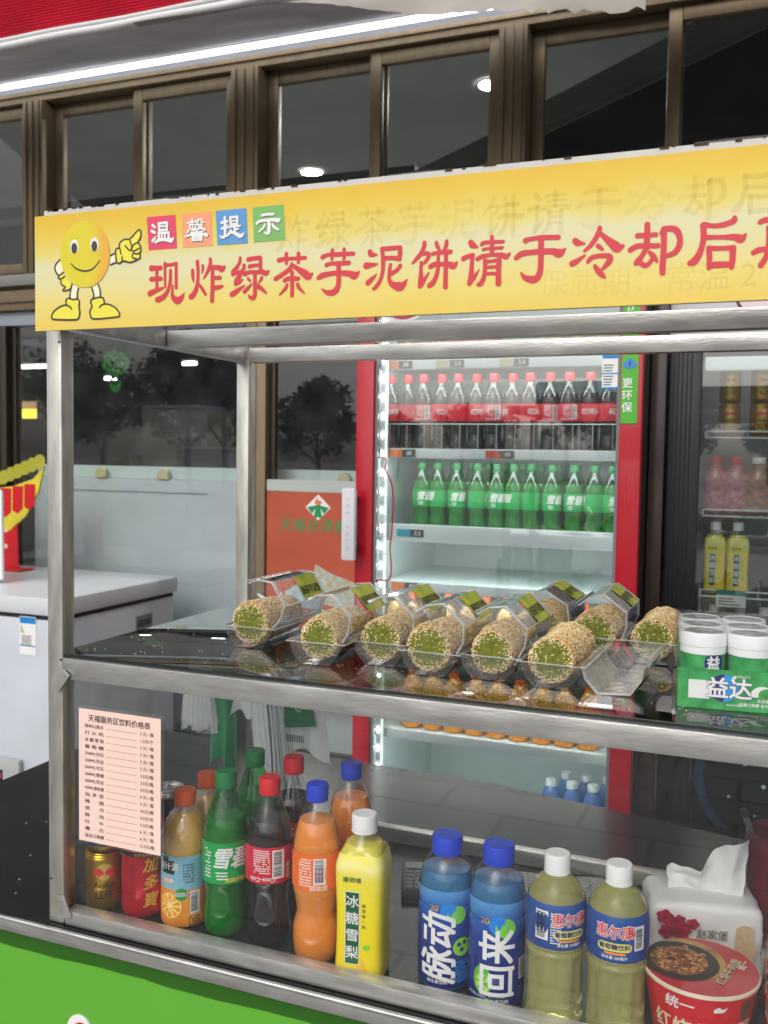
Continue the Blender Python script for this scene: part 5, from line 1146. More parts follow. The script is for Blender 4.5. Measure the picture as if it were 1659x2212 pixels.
put(make_drink('cola', 'cola_bottle', 'rear cola bottle with red cap in the showcase', 'bottle', 1), .312, .183, 100)
put(make_drink('orange', 'orange_soda_bottle', 'front orange soda bottle with blue cap in the showcase', 'bottle'), .407, .07, 24)
put(make_drink('orange', 'orange_soda_bottle', 'rear orange soda bottle with blue cap in the showcase', 'bottle'), .413, .172, 80)
put(make_drink('pear', 'pear_drink_bottle', 'yellow pear drink bottle with white cap in the showcase', 'bottle'), .4835, .058, 8).scale = (1, 1, .955)
put(make_drink('blue', 'vitamin_drink_bottle', 'blue vitamin drink bottle beside the yellow pear drink', 'bottle', 0), .592, .085, 24).scale = (1, 1, .905)
put(make_drink('blue', 'vitamin_drink_bottle', 'blue vitamin drink bottle beside the clear yellow bottles', 'bottle', 1), .665, .075, 16).scale = (1, 1, .92)
put(make_drink('glucose', 'glucose_drink_bottle', 'clear yellow glucose drink beside the blue bottle', 'bottle', 0), .744, .06, 14).scale = (1, 1, .95)
put(make_drink('glucose', 'glucose_drink_bottle', 'clear yellow glucose drink beside the noodle bucket', 'bottle', 1), .8195, .06, 6).scale = (1, 1, .95)

# noodle bucket
nb = put(thing('noodle_bucket', 'red instant noodle bucket with a beef noodle picture on its lid', 'noodle bucket'), .916, .083, 6)
h, r0, r1 = .089, .052, .0665
pfn = [(r0*.9, 0), (r0, .003), (r1, h-.004)]
q = MB(); q.lathe(pfn, 56); bk = q.build('bucket', mat('red bucket print', c(206, 22, 32), .35, noise=.06, nscale=6, coat=.3), nb)
q = MB(); q.lathe([(r1, h-.0045), (r1+.002, h-.003), (r1+.002, h), (r1, h+.001)], 56); q.build('rim', mat('cream rim', c(216, 206, 180), .4), nb)
q = MB(); q.lathe([(r1-.0002, h+.0005), (r1-.0002, h+.0014)], 56); ld = q.build('lid', mat('red lid print', c(186, 22, 34), .3, coat=.4), nb)
def lid_disc(nm, cx, cy_, rad, z, m, parent, n=36, clip=None):
    q = MB(); pts = [(cx+rad*math.cos(2*math.pi*i/n), cy_+rad*math.sin(2*math.pi*i/n)) for i in range(n)]
    pts = [(x*min(1, (r1-.001)/max(1e-6, math.hypot(x, y))), y*min(1, (r1-.001)/max(1e-6, math.hypot(x, y)))) for x, y in pts]
    q.add([(x, y, z) for x, y in pts], [tuple(range(n))]); return q.build(nm, m, parent, smooth=False)
lid_disc('gold_swirl', -.020, .010, .0495, h+.0017, mat('gold swirl print', c(190, 150, 80), .4, noise=.4, nscale=30), ld)
lid_disc('bowl_picture', -.024, .004, .046, h+.002, mat('dark bowl print', c(44, 34, 30), .3), ld)
q = MB(); rnd = random.Random(2); q.lathe([(.0001, h+.0042), (.02, h+.0038), (.034, h+.0025)], 30, -.025, .003, cap=False); q.build('noodle_picture', mat('noodle picture', c(184, 128, 76), .45, noise=.8, nscale=95, col2=c(84, 40, 26), bump=.4, bscale=160), ld)
q = MB()
for k in range(60):
    a, d = rnd.uniform(0, 6.28), .033*math.sqrt(rnd.random()); x, y = -.025+d*math.cos(a), .003+d*math.sin(a); b = rnd.uniform(0, 6.28); rr = rnd.uniform(.002, .004)
    q.tube([(x+rr*math.cos(b+t_), y+rr*math.sin(b+t_), h+.0046) for t_ in (0, .7, 1.4, 2.1)], .0006, 5)
q.build('noodle_strand', mat('noodle strand print', c(206, 158, 100), .45), ld)
q = MB()
for dx, dy in ((.0, .006), (-.012, -.004), (.006, -.012), (-.004, .018)): q.lathe([(.0001, h+.0062), (.005, h+.006), (.007, h+.004)], 7, -.022+dx, .002+dy, cap=False)
q.build('beef_chunk', mat('beef print', c(120, 66, 42), .5, noise=.4, nscale=120), ld)
def lid_text(nm, s, x, y, size, rot, m, bold=.02, zo=0):
    q = MB(); v, f_ = glyphs(s, size, bold); ca, sa = math.cos(rot), math.sin(rot); q.add([(x+a*ca-b*sa, y+a*sa+b*ca, h+.0019+zo+LAY*k) for a, b, k in v], f_); q.build(nm, m, ld, smooth=False)
lid_text('print', '红烧牛肉面', .032, -.006, .0135, R(68), mat('dark outline ink', c(60, 40, 20), .5), .07)
lid_text('print', '红烧牛肉面', .032, -.006, .0135, R(68), mat('cream ink', c(226, 214, 176), .45), .02, .0003)
lid_text('print', '统一', .05, .015, .012, R(68), M['paper'], .03)
fb = rprof(pfn); rzb = lambda z: fb(z)+.0008
q = MB(); cyl_text(q, '红烧牛肉面', .06, .05, .040, .025, bold=.03, rz=rzb); q.build('print', mat('cream ink', c(226, 214, 176), .45), bk, smooth=False)
q = MB(); cyl_text(q, '统一', .06, -.42, .071, .0165, bold=.03, rz=rzb, italic=.1); cyl_disc(q, .06, .3, .072, 0, rz=rzb, pts=[(-.006, -.003), (.004, -.002), (.008, .004), (.003, .002), (-.002, .005), (-.007, .001)]); q.build('print', M['paper'], bk, smooth=False)
q = MB(); cyl_disc(q, .06, .85, .068, .009, rz=rzb, sxy=(.9, 1.5)); bz = q.build('brown_badge', mat('brown badge print', c(96, 74, 44), .45), bk, smooth=False)
q = MB(); cyl_patch(q, .06, .05-.55, .05+.55, .022, .03, rz=rzb); q.build('gold_strip', PRINT['gold'], bk, smooth=False)

# tissue pack with a tissue pulled out
tp = put(thing('tissue_pack', 'white soft tissue pack with roses and a tissue pulled out', 'tissue pack'), .905, .27, 12)
bm = bmesh.new(); bmesh.ops.create_cube(bm, size=1); bmesh.ops.subdivide_edges(bm, edges=bm.edges[:], cuts=17, use_grid_fill=True)
rnd = random.Random(6)
for v in bm.verts:
    x, y, z = v.co*2; k = (abs(x)**9+abs(y)**9+abs(z)**9)**(1/9) or 1
    bul = 1+.02*math.cos(x*1.5)*math.cos(y*1.5)+.05*noise.noise(Vector((x*1.8, y*2.2, z*1.8+3)))+.035*(.3-abs(noise.noise(Vector((x*4.5, y*4.5, z*4.5)))))
    v.co = Vector((x/k*.075*bul, y/k*.05*bul, .052+z/k*.05*(1+.06*math.cos(x*1.6)))) + Vector((rnd.uniform(-1, 1), rnd.uniform(-1, 1), rnd.uniform(-1, 1)))*.0002
    v.co.z = max(v.co.z, .001)
q = MB(); q.add([v.co for v in bm.verts], [[v.index for v in f_.verts] for f_ in bm.faces]); bm.free()
pk = q.build('pack', mat('white soft wrap', c(226, 226, 222), .35, bump=.4, bscale=30, coat=.2), tp, ang=80)
q = MB(); vs = []; fs = []
for i in range(29):
    for j in range(12):
        u, w = i/28, j/11; x = -.045+.098*u+.012*w*(u-.3); z = .098+w*(.042+.03*max(0, math.sin(2.9*(u-.42)))*1.3 if u > .42 else .036+.01*u)
        vs.append((x+.003*noise.noise(Vector((u*5, w*5, 1))), -.006+.010*math.sin(u*13)*w+.004*math.sin(u*5+w*3)+.006*noise.noise(Vector((u*6, w*4, 7))), z+.004*w*noise.noise(Vector((u*9, 2, 3)))))
for i in range(28):
    for j in range(11): k = i*12+j; fs.append((k, k+12, k+13, k+1))
q.add(vs, fs); q.build('pulled_tissue', mat('soft tissue', c(236, 236, 234), .9, bump=.25, bscale=70), tp)
rose = mat('rose print', c(200, 40, 76), .5, noise=.45, nscale=110, col2=c(150, 16, 50))
q = MB()
for x, z, rr in ((-.055, .086, .011), (-.046, .079, .009), (-.036, .083, .008), (-.052, .066, .0105), (-.04, .068, .0095), (-.029, .072, .0095), (-.019, .079, .0085), (-.031, .060, .008)):
    pts = [(x+rr*(1+.13*math.sin(5*a+x*900))*math.cos(a), z+rr*.85*(1+.13*math.sin(5*a+x*900))*math.sin(a)) for a in [2*math.pi*k/20 for k in range(20)]]
    q.add([(a, -.0566, b) for a, b in pts], [tuple(range(20))])
rp_ = q.build('rose_print', rose, pk, smooth=False)
q = MB()
for x, z, rr in ((-.055, .086, .011), (-.046, .079, .009), (-.036, .083, .008), (-.052, .066, .0105), (-.04, .068, .0095), (-.029, .072, .0095), (-.019, .079, .0085), (-.031, .060, .008)):
    q.tube([(x+rr*.75*math.exp(-.16*k)*math.cos(k*.75), -.0570, z+rr*.62*math.exp(-.16*k)*math.sin(k*.75)) for k in range(14)], .0005, 5)
q.build('petal_line', mat('dark rose print', c(120, 10, 40), .5), rp_)
q = MB(); q.add([(x, -.0568, z) for x, z in [(.034, .032), (.060, .032), (.064, .05), (.058, .068), (.060, .079), (.054, .083), (.044, .083), (.037, .079), (.040, .068), (.031, .05)]], [tuple(range(8))])
q.build('toy_bear_print', mat('tan plush print', c(206, 176, 136), .6, noise=.15, nscale=80), pk, smooth=False)
q = MB(); flat_text(q, '赵家堡', .006, .066, .0135, -.0568, .008, italic=.1); flat_text(q, '柔韧·亲肤', .006, .055, .005, -.0568, .005); q.build('print', mat('brown ink', c(96, 76, 56), .6), pk, smooth=False)

# pink packet in a clear bag, maroon cup with pen
pp = put(thing('pink_packet', 'pink packet in a crinkled clear bag at the right edge', 'packet'), 1.045, .075, 4)
q = MB(); q.box(-.045, .045, -.03, .03, .002, .14, bev=.012); q.build('packet', mat('pink wrap', c(246, 150, 166), .4, noise=.18, nscale=16, col2=c(250, 190, 196)), pp)
bm = bmesh.new(); bmesh.ops.create_cube(bm, size=1); bmesh.ops.subdivide_edges(bm, edges=bm.edges[:], cuts=9, use_grid_fill=True)
for v in bm.verts:
    x, y, z = v.co*2; tpz = 1-.45*max(0, z-.3)
    v.co = Vector((x*.056*tpz, y*.04*tpz, .0965+z*.093))+Vector((rnd.uniform(-1, 1), rnd.uniform(-1, 1), 0))*.004; v.co.z = max(v.co.z, .0015)
q = MB(); q.add([v.co for v in bm.verts], [[v.index for v in f_.verts] for f_ in bm.faces]); bm.free()
q.build('clear_bag', M['clear'], pp, ang=25)
cu = put(thing('pen_cup', 'tall maroon plastic cup behind the tissue pack', 'cup'), 1.01, .33, 0)
q = MB(); q.lathe([(.036, 0), (.042, .004), (.048, .12), (.0485, .15), (.051, .152), (.051, .178), (.0485, .18), (.0475, .178), (.0475, .15), (.041, .006), (.0001, .006)], 40, cap=False); q.build('cup_wall', mat('maroon plastic', c(104, 22, 40), .45, noise=.1, nscale=8), cu)
pn = thing('ballpoint_pen', 'clear and black pen leaning out of the maroon cup', 'pen', (.985, .33, CT+.02))
q = MB(); q.tube([(.04, 0, .0), (-.027, -.01, .178)], .0042, 10); q.build('barrel', thin('pen barrel', (.8, .82, .82, 1), 1.5, .03, haze=.5, hazecol=c(190, 194, 196), boost=3), pn)
q = MB(); q.tube([(.0395, -.0002, .001), (-.026, -.0098, .175)], .0016, 8); q.build('refill', M['ink'], pn)
q = MB(); q.tube([(-.0272, -.01, .1785), (-.031, -.0106, .189)], .005, 10); q.build('end_cap', M['ink'], pn)

# papers, scissors, calculator on the showcase floor
for i, (x, y, a, lab) in enumerate([(.66, .385, 14, 'white sheet with a printed grid lying behind the blue bottles'), (.79, .36, -18, 'creased printed sheet lying behind the glucose drinks')]):
    t = thing('paper_sheet', lab, 'paper', (x, y, CT+.0015+.0012*i), R(a))
    q = MB(); vs = []; fs = []
    for a_ in range(7):
        for b_ in range(6): vs.append((-.1+.2*a_/6, -.07+.14*b_/5, .0006+.0012*(1+math.sin(a_*1.7+b_*.9+i))))
    for a_ in range(6):
        for b_ in range(5): k = a_*6+b_; fs.append((k, k+6, k+7, k+1))
    q.add(vs, fs); s_ = q.build('sheet', mat('office paper', c(206, 206, 202), .6), t)
    q = MB()
    for k in range(9): q.box(-.085+.02*k, -.0842+.02*k, -.06, .06, .0034, .0037)
    for k in range(11): q.box(-.085, .075, -.06+.012*k, -.0594+.012*k, .0038, .0041)
    q.build('grid_print', mat('grey grid ink', c(96, 98, 104), .6), s_, smooth=False)
t = thing('scissors', 'red-handled scissors leaning behind the rear cola bottle', 'scissors', (.372, .235, CT+.001))
hm = mat('red scissor handle', c(186, 26, 48), .35)
for s in (-1, 1):
    q = MB(); q.tube([(s*.017+.014*math.cos(a)*.8+.012, .002*s, .152+.02*math.sin(a)) for a in [2*math.pi*k/16 for k in range(16)]], .0035, 8, True); q.build('handle_loop', hm, t)
    q = MB(); q.tube([(s*.012+.012, .002*s, .134), (.012, .002*s, .105)], .0035, 8); q.prism([(.012-.005*s, .105), (.012+.005*s, .105), (.012-s*.001, .001)] if s > 0 else [(.012-.005, .105), (.012+.005, .105), (.013, .001)], .0015*s-.0008, .0015*s+.0008); q.build('blade', S, t)
t = thing('calculator', 'dark grey calculator lying behind the yellow pear drink', 'calculator', (.47, .34, CT+.001), R(20))
q = MB(); q.box(-.035, .035, -.055, .055, 0, .014, bev=.004); q.build('body', mat('dark grey plastic', c(58, 60, 64), .4), t)
q = MB(); q.box(-.028, .028, .025, .048, .0142, .0155); q.build('display', mat('lcd grey', c(120, 130, 120), .25), t, smooth=False)
q = MB()
for i in range(4):
    for j in range(5): q.box(-.028+.0148*i, -.017+.0148*i, -.048+.014*j, -.039+.014*j, .0142, .0165, bev=.001)
q.build('keys', mat('grey keys', c(150, 152, 154), .5), t)

# plastic bags hanging from the shelf
film = mat('milky bag film', c(244, 246, 246), .35, sss=.2, bump=.3, bscale=30)
def hanging(name, lab, x, y, z, w0, w1, hgt, folds, layers, m, dy=.006, skew=0):
    t = thing(name, lab, 'plastic bags', (x, y, z)); rn = random.Random(len(name)*7 + folds)
    for L_ in range(layers):
        q = MB(); vs = []; fs = []; nx_, nz_ = folds*6, 10; k = L_-(layers-1)/2; ph = rn.uniform(0, 6)
        for i in range(nx_+1):
            u = i/nx_-.5
            for j in range(nz_+1):
                s = j/nz_; w = w0+(w1-w0)*s**.7
                vs.append((u*w+skew*s*hgt+k*.002, k*dy*(s+.2)+.006*s*math.sin(u*folds*6.28+ph)+.002*math.sin(9*s+ph), -s*hgt*(1-.06*math.sin(u*7+ph))))
        for i in range(nx_):
            for j in range(nz_): a_ = i*(nz_+1)+j; fs.append((a_, a_+1, a_+nz_+2, a_+nz_+1))
        q.add(vs, fs); q.build('bag', m, t)
    q = MB(); q.tube([(-w0*.3, 0, -.002), (0, 0, .008), (w0*.3, 0, -.002)], .0022, 6); q.build('hook', S, t)
    return t
hanging('bag_bundle', 'gathered white plastic bags hanging left under the shelf', .048, .33, 1.158, .03, .075, .145, 7, 2, film)
hanging('bag_bundle', 'thick fanned bundle of white bag edges hanging in the centre', .155, .36, 1.16, .03, .034, .25, 3, 8, film, dy=.009, skew=.16)
gb = hanging('printed_bag', 'white plastic bag with green swirl print hanging in the centre', .215, .385, 1.155, .06, .125, .185, 2, 1, film)
q = MB(); q.add([(x, -.010, z) for x, z in [(-.03, -.075), (.022, -.07), (.032, -.09), (.04, -.128), (-.028, -.138), (-.034, -.11)]], [tuple(range(6))]); pr1 = q.build('green_print', mat('green bag print', c(40, 128, 84), .45), gb, smooth=False)
q = MB(); q.tube([(.008+.013*math.exp(-.12*k)*math.cos(k*.6), -.0112, -.10+.013*math.exp(-.12*k)*math.sin(k*.6)) for k in range(18)], .0013, 5); q.build('swirl_print', mat('pale swirl', c(190, 214, 200), .5), pr1)
q = MB()
for k in range(14): q.box(-.03+.0035*k, -.0285+.0035*k, -.0105, -.010, -.160, -.148)
q.build('barcode', PRINT['dkgreen'], gb, smooth=False)
t = hanging('green_bag', 'dark green folded bag hanging behind the left bags', .01, .47, 1.10, .05, .06, .2, 2, 1, mat('green bag print', c(40, 128, 84), .45))
hanging('white_bag', 'small white folded bag hanging above the green bottles', .155, .345, 1.162, .05, .05, .12, 1, 1, film, skew=-.22)

# ================================================================ sesame rolls in clear boxes on the shelf
SZ = 1.2058
matcha = mat('matcha taro paste', c(128, 132, 44), .75, noise=.5, nscale=160, col2=c(92, 100, 30), bump=1.0, bscale=220)
crust = mat('fried sesame crust', c(214, 178, 116), .75, noise=.35, nscale=130, col2=c(176, 134, 78), bump=1.2, bscale=300)
def roll_meshes(seed, nseg, L_):
    rn = random.Random(seed); out = []
    seg = L_/nseg; R0 = .0308; HC = .0335; off = [(rn.uniform(-.003, .003), rn.uniform(-.0012, .0012), rn.uniform(.94, 1.05)) for _ in range(nseg)]
    for s in range(nseg):
        ox, oz, k = off[s]; r = R0*k; y0, y1 = s*seg, (s+1)*seg-.0006
        q = MB(); prof = [(r*.86, y0), (r*.97, y0+.003), (r, y0+.008), (r*1.01, (y0+y1)/2), (r, y1-.006), (r*.93, y1)]; vs = []; N = 40
        for rr, y in prof:
            for i in range(N):
                a = 2*math.pi*i/N; w = rr*(1+.035*math.sin(2*a+seed+s)+.02*math.sin(3*a+seed*2+s)+.015*math.sin(7*a+s*2+y*200)); vs.append((ox+w*math.sin(a), y, HC+oz-w*math.cos(a)))
        fs = [(j*N+i, (j+1)*N+i, (j+1)*N+(i+1) % N, j*N+(i+1) % N) for j in range(len(prof)-1) for i in range(N)]
        fs.append(tuple((len(prof)-1)*N+i for i in range(N))); q.add(vs, fs)
        me_c = q.mesh('slice', crust)
        q = MB(); vs = [(ox, y0-.0012, HC+oz)]; M_ = 4
        for j in range(1, M_+1):
            for i in range(N):
                a = 2*math.pi*i/N; w = r*.865*j/M_; vs.append((ox+w*math.sin(a), y0-(.0012 if j < M_ else 0)+rn.uniform(-.0006, .0006), HC+oz-w*math.cos(a)))
        fs = [(0, 1+i, 1+(i+1) % N) for i in range(N)]+[(1+(j-1)*N+i, 1+j*N+i, 1+j*N+(i+1) % N, 1+(j-1)*N+(i+1) % N) for j in range(1, M_) for i in range(N)]
        q.add(vs, [tuple(reversed(f_)) for f_ in fs]); me_f = q.mesh('filling', matcha)
        out.append((me_c, me_f))
    q = MB(); k = 0
    while k < 2300:
        y = rn.uniform(.001, L_-.002); a = rn.uniform(.25, 2*math.pi-.25); s = min(nseg-1, int(y/seg)); ox, oz, kk = off[s]
        t_ = (y-s*seg)/seg; e = min(1, .9+min(t_, 1-t_)*1.6); r = R0*kk*e*(1.0+.035*math.sin(2*a+seed+s)+.02*math.sin(3*a+seed*2+s)+rn.uniform(-.005, .03))
        nrm = Vector((math.sin(a), 0, -math.cos(a))); p = Vector((ox, y, HC+oz))+nrm*r
        d = Vector((rn.uniform(-1, 1), rn.uniform(-1, 1), rn.uniform(-1, 1))); d = (d-nrm*d.dot(nrm)*.8).normalized()
        seed_mesh(q, p, d, nrm, rn.uniform(.0016, .0022), .0012, .0008); k += 1
    for s in range(nseg):
        ox, oz, kk = off[s]
        for _ in range(330):
            a = rn.uniform(0, 2*math.pi); rr = R0*kk*(1-abs(rn.gauss(0, .16))-.02)
            if rn.random() < .05: rr *= rn.uniform(.2, .9)
            nrm = Vector((0, -1, 0)); p = Vector((ox+rr*math.sin(a), s*seg-.0006-.0012*min(1, 1.2*(1-rr/(R0*kk))*4), HC+oz-rr*math.cos(a)))
            d = Vector((rn.uniform(-1, 1), rn.uniform(-.2, .2), rn.uniform(-1, 1))).normalized(); seed_mesh(q, p, d, nrm, .0016, .001, .0007)
    return out, q.mesh('sesame_coat', sesame, smooth=False)
ROLLS = [roll_meshes(1, 3, .118), roll_meshes(2, 3, .124), roll_meshes(3, 3, .132)]
def make_roll(k, x, y, rz, lab, tilt=0):
    t = thing('sesame_roll', lab, 'sesame roll', (x, y, SZ+.0022), R(rz), 'green tea sesame rolls on the shelf'); segs, sm = ROLLS[k]
    for me_c, me_f in segs:
        o = link('slice', me_c, t); link('filling', me_f, o)
    stuff(link('sesame_coat', sm, t))
# clear box meshes
def tray_mesh(L_=.15):
    q = MB(); W = .0395; prof = [(-W-.006, .0315), (-W, .0305), (-W+.004, .016), (-.022, .001), (.022, .001), (W-.004, .016), (W, .0305), (W+.006, .0315)]
    n = len(prof); ys = [0, .004]+[.004+(L_-.008)*i/9 for i in range(1, 9)]+[L_-.004, L_]; vs = []
    for y in ys:
        e = .0 if .003 < y < L_-.003 else 1
        for x, z in prof: vs.append((x*(1-.0*e)+.0004*math.sin(y*300), y, z+.0006*math.sin(y*420+x*90)))
    fs = [(j*n+i, j*n+i+1, (j+1)*n+i+1, (j+1)*n+i) for j in range(len(ys)-1) for i in range(n-1)]
    q.add(vs, fs)
    for y, s in ((0, -1), (L_, 1)):
        p = [(x, y, z) for x, z in prof[1:-1]]; q.add(p+[(prof[1][0], y+s*.006, .0315), (prof[-2][0], y+s*.006, .0315)], [tuple(range(6)), (0, 5, 7, 6)])
    return q.mesh('tray', M['clear'], ang=25)
def lid_mesh(L_=.146):
    q = MB(); W = .077; prof = [(-W-.006, -.001), (-W, 0), (-W+.004, .016), (-W+.018, .034), (-.018, .034), (-.004, .016), (0, 0), (.006, -.001)]
    n = len(prof); ys = [0, .003]+[L_*i/9 for i in range(1, 9)]+[L_-.003, L_]
    vs = [(x, y, z+.0005*math.sin(y*380+x*70)) for y in ys for x, z in prof]
    fs = [(j*n+i, j*n+i+1, (j+1)*n+i+1, (j+1)*n+i) for j in range(len(ys)-1) for i in range(n-1)]; q.add(vs, fs)
    for y in (0, L_): q.add([(x, y, z) for x, z in prof[1:-1]], [tuple(range(6))])
    e_ = MB()
    for y in (0, .006, L_): e_.tube([(x, y, z+.0006) for x, z in prof[1:-1]], .0011, 6)   # moulded arch edge, its whitened colour imitating bright highlights
    for x in (-W-.005, -W-.001): e_.tube([(x, 0, -.0005), (x, L_, -.0005)], .0009, 6)
    for x, z in ((-W+.018, .0345), (-.018, .0345)): e_.tube([(x, .003, z), (x, L_, z)], .0007, 6)
    return q.mesh('lid', M['clear'], ang=25), e_.mesh('lid_edge', mat('whitened highlight edge', c(226, 230, 230), .15, trans=.55, ior=1.4), ang=40)
TRAY = tray_mesh(); LID, LEDGE = lid_mesh()
q = MB(); Wt = .0445
q.tube([(-Wt, 0, .0318), (Wt, 0, .0318), (Wt, .149, .0318), (-Wt, .149, .0318)], .001, 6, True); TEDGE = q.mesh('tray_edge', MATS['whitened highlight edge'])
st_m = mat('green sticker print', c(104, 160, 36), .4, noise=.6, nscale=28, col2=c(214, 196, 50))
q = MB(); q.quad((-.0605, .07, .0352), (-.0165, .07, .0352), (-.0165, .138, .0352), (-.0605, .138, .0352)); STK = q.mesh('sticker', st_m, smooth=False)
q = MB(); q.quad((-.0625, .094, .0350), (-.0005, .094, .0180), (-.0005, .15, .0180), (-.0625, .15, .0350)); STY = q.mesh('sticker', mat('yellow sticker print', c(206, 190, 50), .4), smooth=False)
q = MB(); v, f_ = glyphs('绿茶芋泥饼', .0128, .03); q.add([(-.0335-y*1.25,   .104+x, .0357+LAY*k) for x, y, k in v], f_)
SPR = q.mesh('print', M['ink'], smooth=False)
def make_box(x, y, rz, ang, lab, lid=True):
    t = thing('clear_box', lab, 'plastic box', (x, y, SZ), R(rz), 'clear hinged boxes for the rolls')
    tr_ = link('tray', TRAY, t); tr_.location = (0, -.008, 0); link('tray_edge', TEDGE, tr_)
    if lid:
        l_ = link('lid', LID, t); l_.location = (.0385, -.004, .033); l_.rotation_euler = (0, R(ang), 0)
        s_ = link('sticker', STK, l_); link('print', SPR, l_); link('lid_edge', LEDGE, l_)
    return t
data = [(.250, .158, 0, 58, 'leftmost roll on the shelf beside the rear post', 0, 'leftmost'), (.392, .095, 1, 46, 'second roll from the left on the shelf', 1, 'second from the left'),
        (.474, .132, 0, 44, 'third roll from the left on the shelf', 2, 'third from the left'), (.557, .102, -1, 42, 'fourth roll from the left on the shelf, with a crumb on its face', 0, 'fourth from the left'),
        (.637, .113, 0, 44, 'fifth roll from the left on the shelf', 1, 'fifth from the left'), (.722, .103, -2, 176, 'big bare roll nearest the gum carton in the front row', 2, 'opened flat beside the bare front roll')]
for x, y, rz, ang, lab, k, pos in data:
    make_roll(k, x, y, rz, 'green tea ' + lab)
    make_box(x, y, rz, ang, ('clear box of the roll ' if pos[0] != 'o' else 'clear box ') + pos + (' on the shelf' if pos[0] != 'o' else ''))
make_roll(1, .655, .335, 0, 'sesame roll inside the closed-looking box of the back row, left one'); make_box(.655, .335, 0, 30, 'labelled clear box in the back row, behind the fifth roll')
make_roll(0, .742, .31, 0, 'sesame roll with green end showing behind the big bare roll'); make_box(.742, .31, 0, 36, 'labelled clear box in the back row, behind the big bare roll')
make_roll(2, .825, .31, -4, 'bare sesame roll at the right, left of the white gum tubs'); make_box(.825, .31, -4, 0, 'open clear tray under the roll left of the gum tubs', lid=False)
t = thing('tied_bag', 'small white bag knot with orange tie by the rear post', 'plastic bag', (.12, .46, SZ))
q = MB()
for k in range(6):
    a = k*1.05; q.tube([(0, 0, .012), (.012*math.cos(a), .008*math.sin(a), .02), (.03*math.cos(a), .012*math.sin(a), .016+.02*abs(math.sin(a*1.7)))], [.003, .004, .0015], 6)
q.lathe([(.0001, 0), (.012, .002), (.014, .008), (.005, .014), (.0001, .016)], 14, cap=False); q.build('bag_knot', film, t)
q = MB(); q.tube([(-.03, -.012, .013), (0, -.009, .016), (.03, -.012, .011)], .0012, 6); q.tube([(-.028, -.012, .008), (0, -.010, .013), (.032, -.012, .018)], .0012, 6); q.build('orange_tie', mat('orange string', c(220, 96, 34), .6), t)

# ================================================================ chewing gum carton
gc = thing('gum_carton', 'green display carton for white-lidded gum tubs at the shelf right end', 'carton', (.879, .078, SZ), R(6))
gg = mat('green gum print', c(16, 132, 58), .4, noise=.4, nscale=55, col2=c(70, 176, 96), coat=.2)
q = MB(); q.box(0, .1135, 0, .0015, 0, .0475); q.box(0, .1135, .163, .1645, 0, .0475); q.box(0, .0015, .0016, .1629, 0, .03); q.box(.112, .1135, .0016, .1629, 0, .03); q.box(.0016, .1119, .0016, .1629, 0, .0012); cw = q.build('carton_wall', gg, gc, smooth=False)
q = MB(); q.tube([(.052, -.0007, .026), (.052, -.0002, .026)], .0165, 32); q.build('navy_disc', mat('gum navy print', c(28, 40, 110), .4), cw, smooth=False)
q = MB(); q.add([(.052+.0165*math.sin(math.pi*i/16), -.0010, .026+.0165*math.cos(math.pi*i/16)) for i in range(17)], [tuple(range(17))]); q.build('blue_half', PRINT['sky'], cw, smooth=False)
q = MB(); flat_text(q, '益达', .0575, .0245, .026, -.0013, .07); q.build('print', PRINT['navy'], cw, smooth=False)
q = MB(); flat_text(q, '益达', .0575, .0245, .026, -.0017, .035); flat_text(q, "WRIGLEY'S", .072, .0408, .0035, -.0013, .01); flat_text(q, '冰凉薄荷味', .1, .0135, .0045, -.0013, .02); flat_text(q, '无糖口香糖 含木糖醇', .09, .008, .0045, -.0013, .02); flat_text(q, '本品仅供整盒', .064, .0065, .003, -.0013, .01)
q.add([(.063, -.0015, .0425), (.064, -.0015, .0405), (.066, -.0015, .0395), (.064, -.0015, .0385), (.063, -.0015, .0365), (.062, -.0015, .0385), (.06, -.0015, .0395), (.062, -.0015, .0405)], [tuple(range(8))]); q.build('print', M['paper'], cw, smooth=False)
q = MB(); q.box(.012, .036, -.0008, -.0002, .012, .034); q.build('white_patch', M['paper'], cw, smooth=False)
q = MB(); q.add([(.095+.016*math.cos(a)*.9, -.0008, .018+.013*math.sin(a)) for a in [math.pi*k/14 for k in range(15)]], [tuple(range(15))]); q.build('mint_halo', M['paper'], cw, smooth=False)
q = MB(); q.add([(.101+.011*math.cos(a), -.0011, .021+.008*math.sin(a)) for a in [2*math.pi*k/16 for k in range(16)]], [tuple(range(16))]); q.build('mint_leaf', mat('mint leaf print', c(60, 150, 70), .5, noise=.4, nscale=150), cw, smooth=False)
tub0 = None
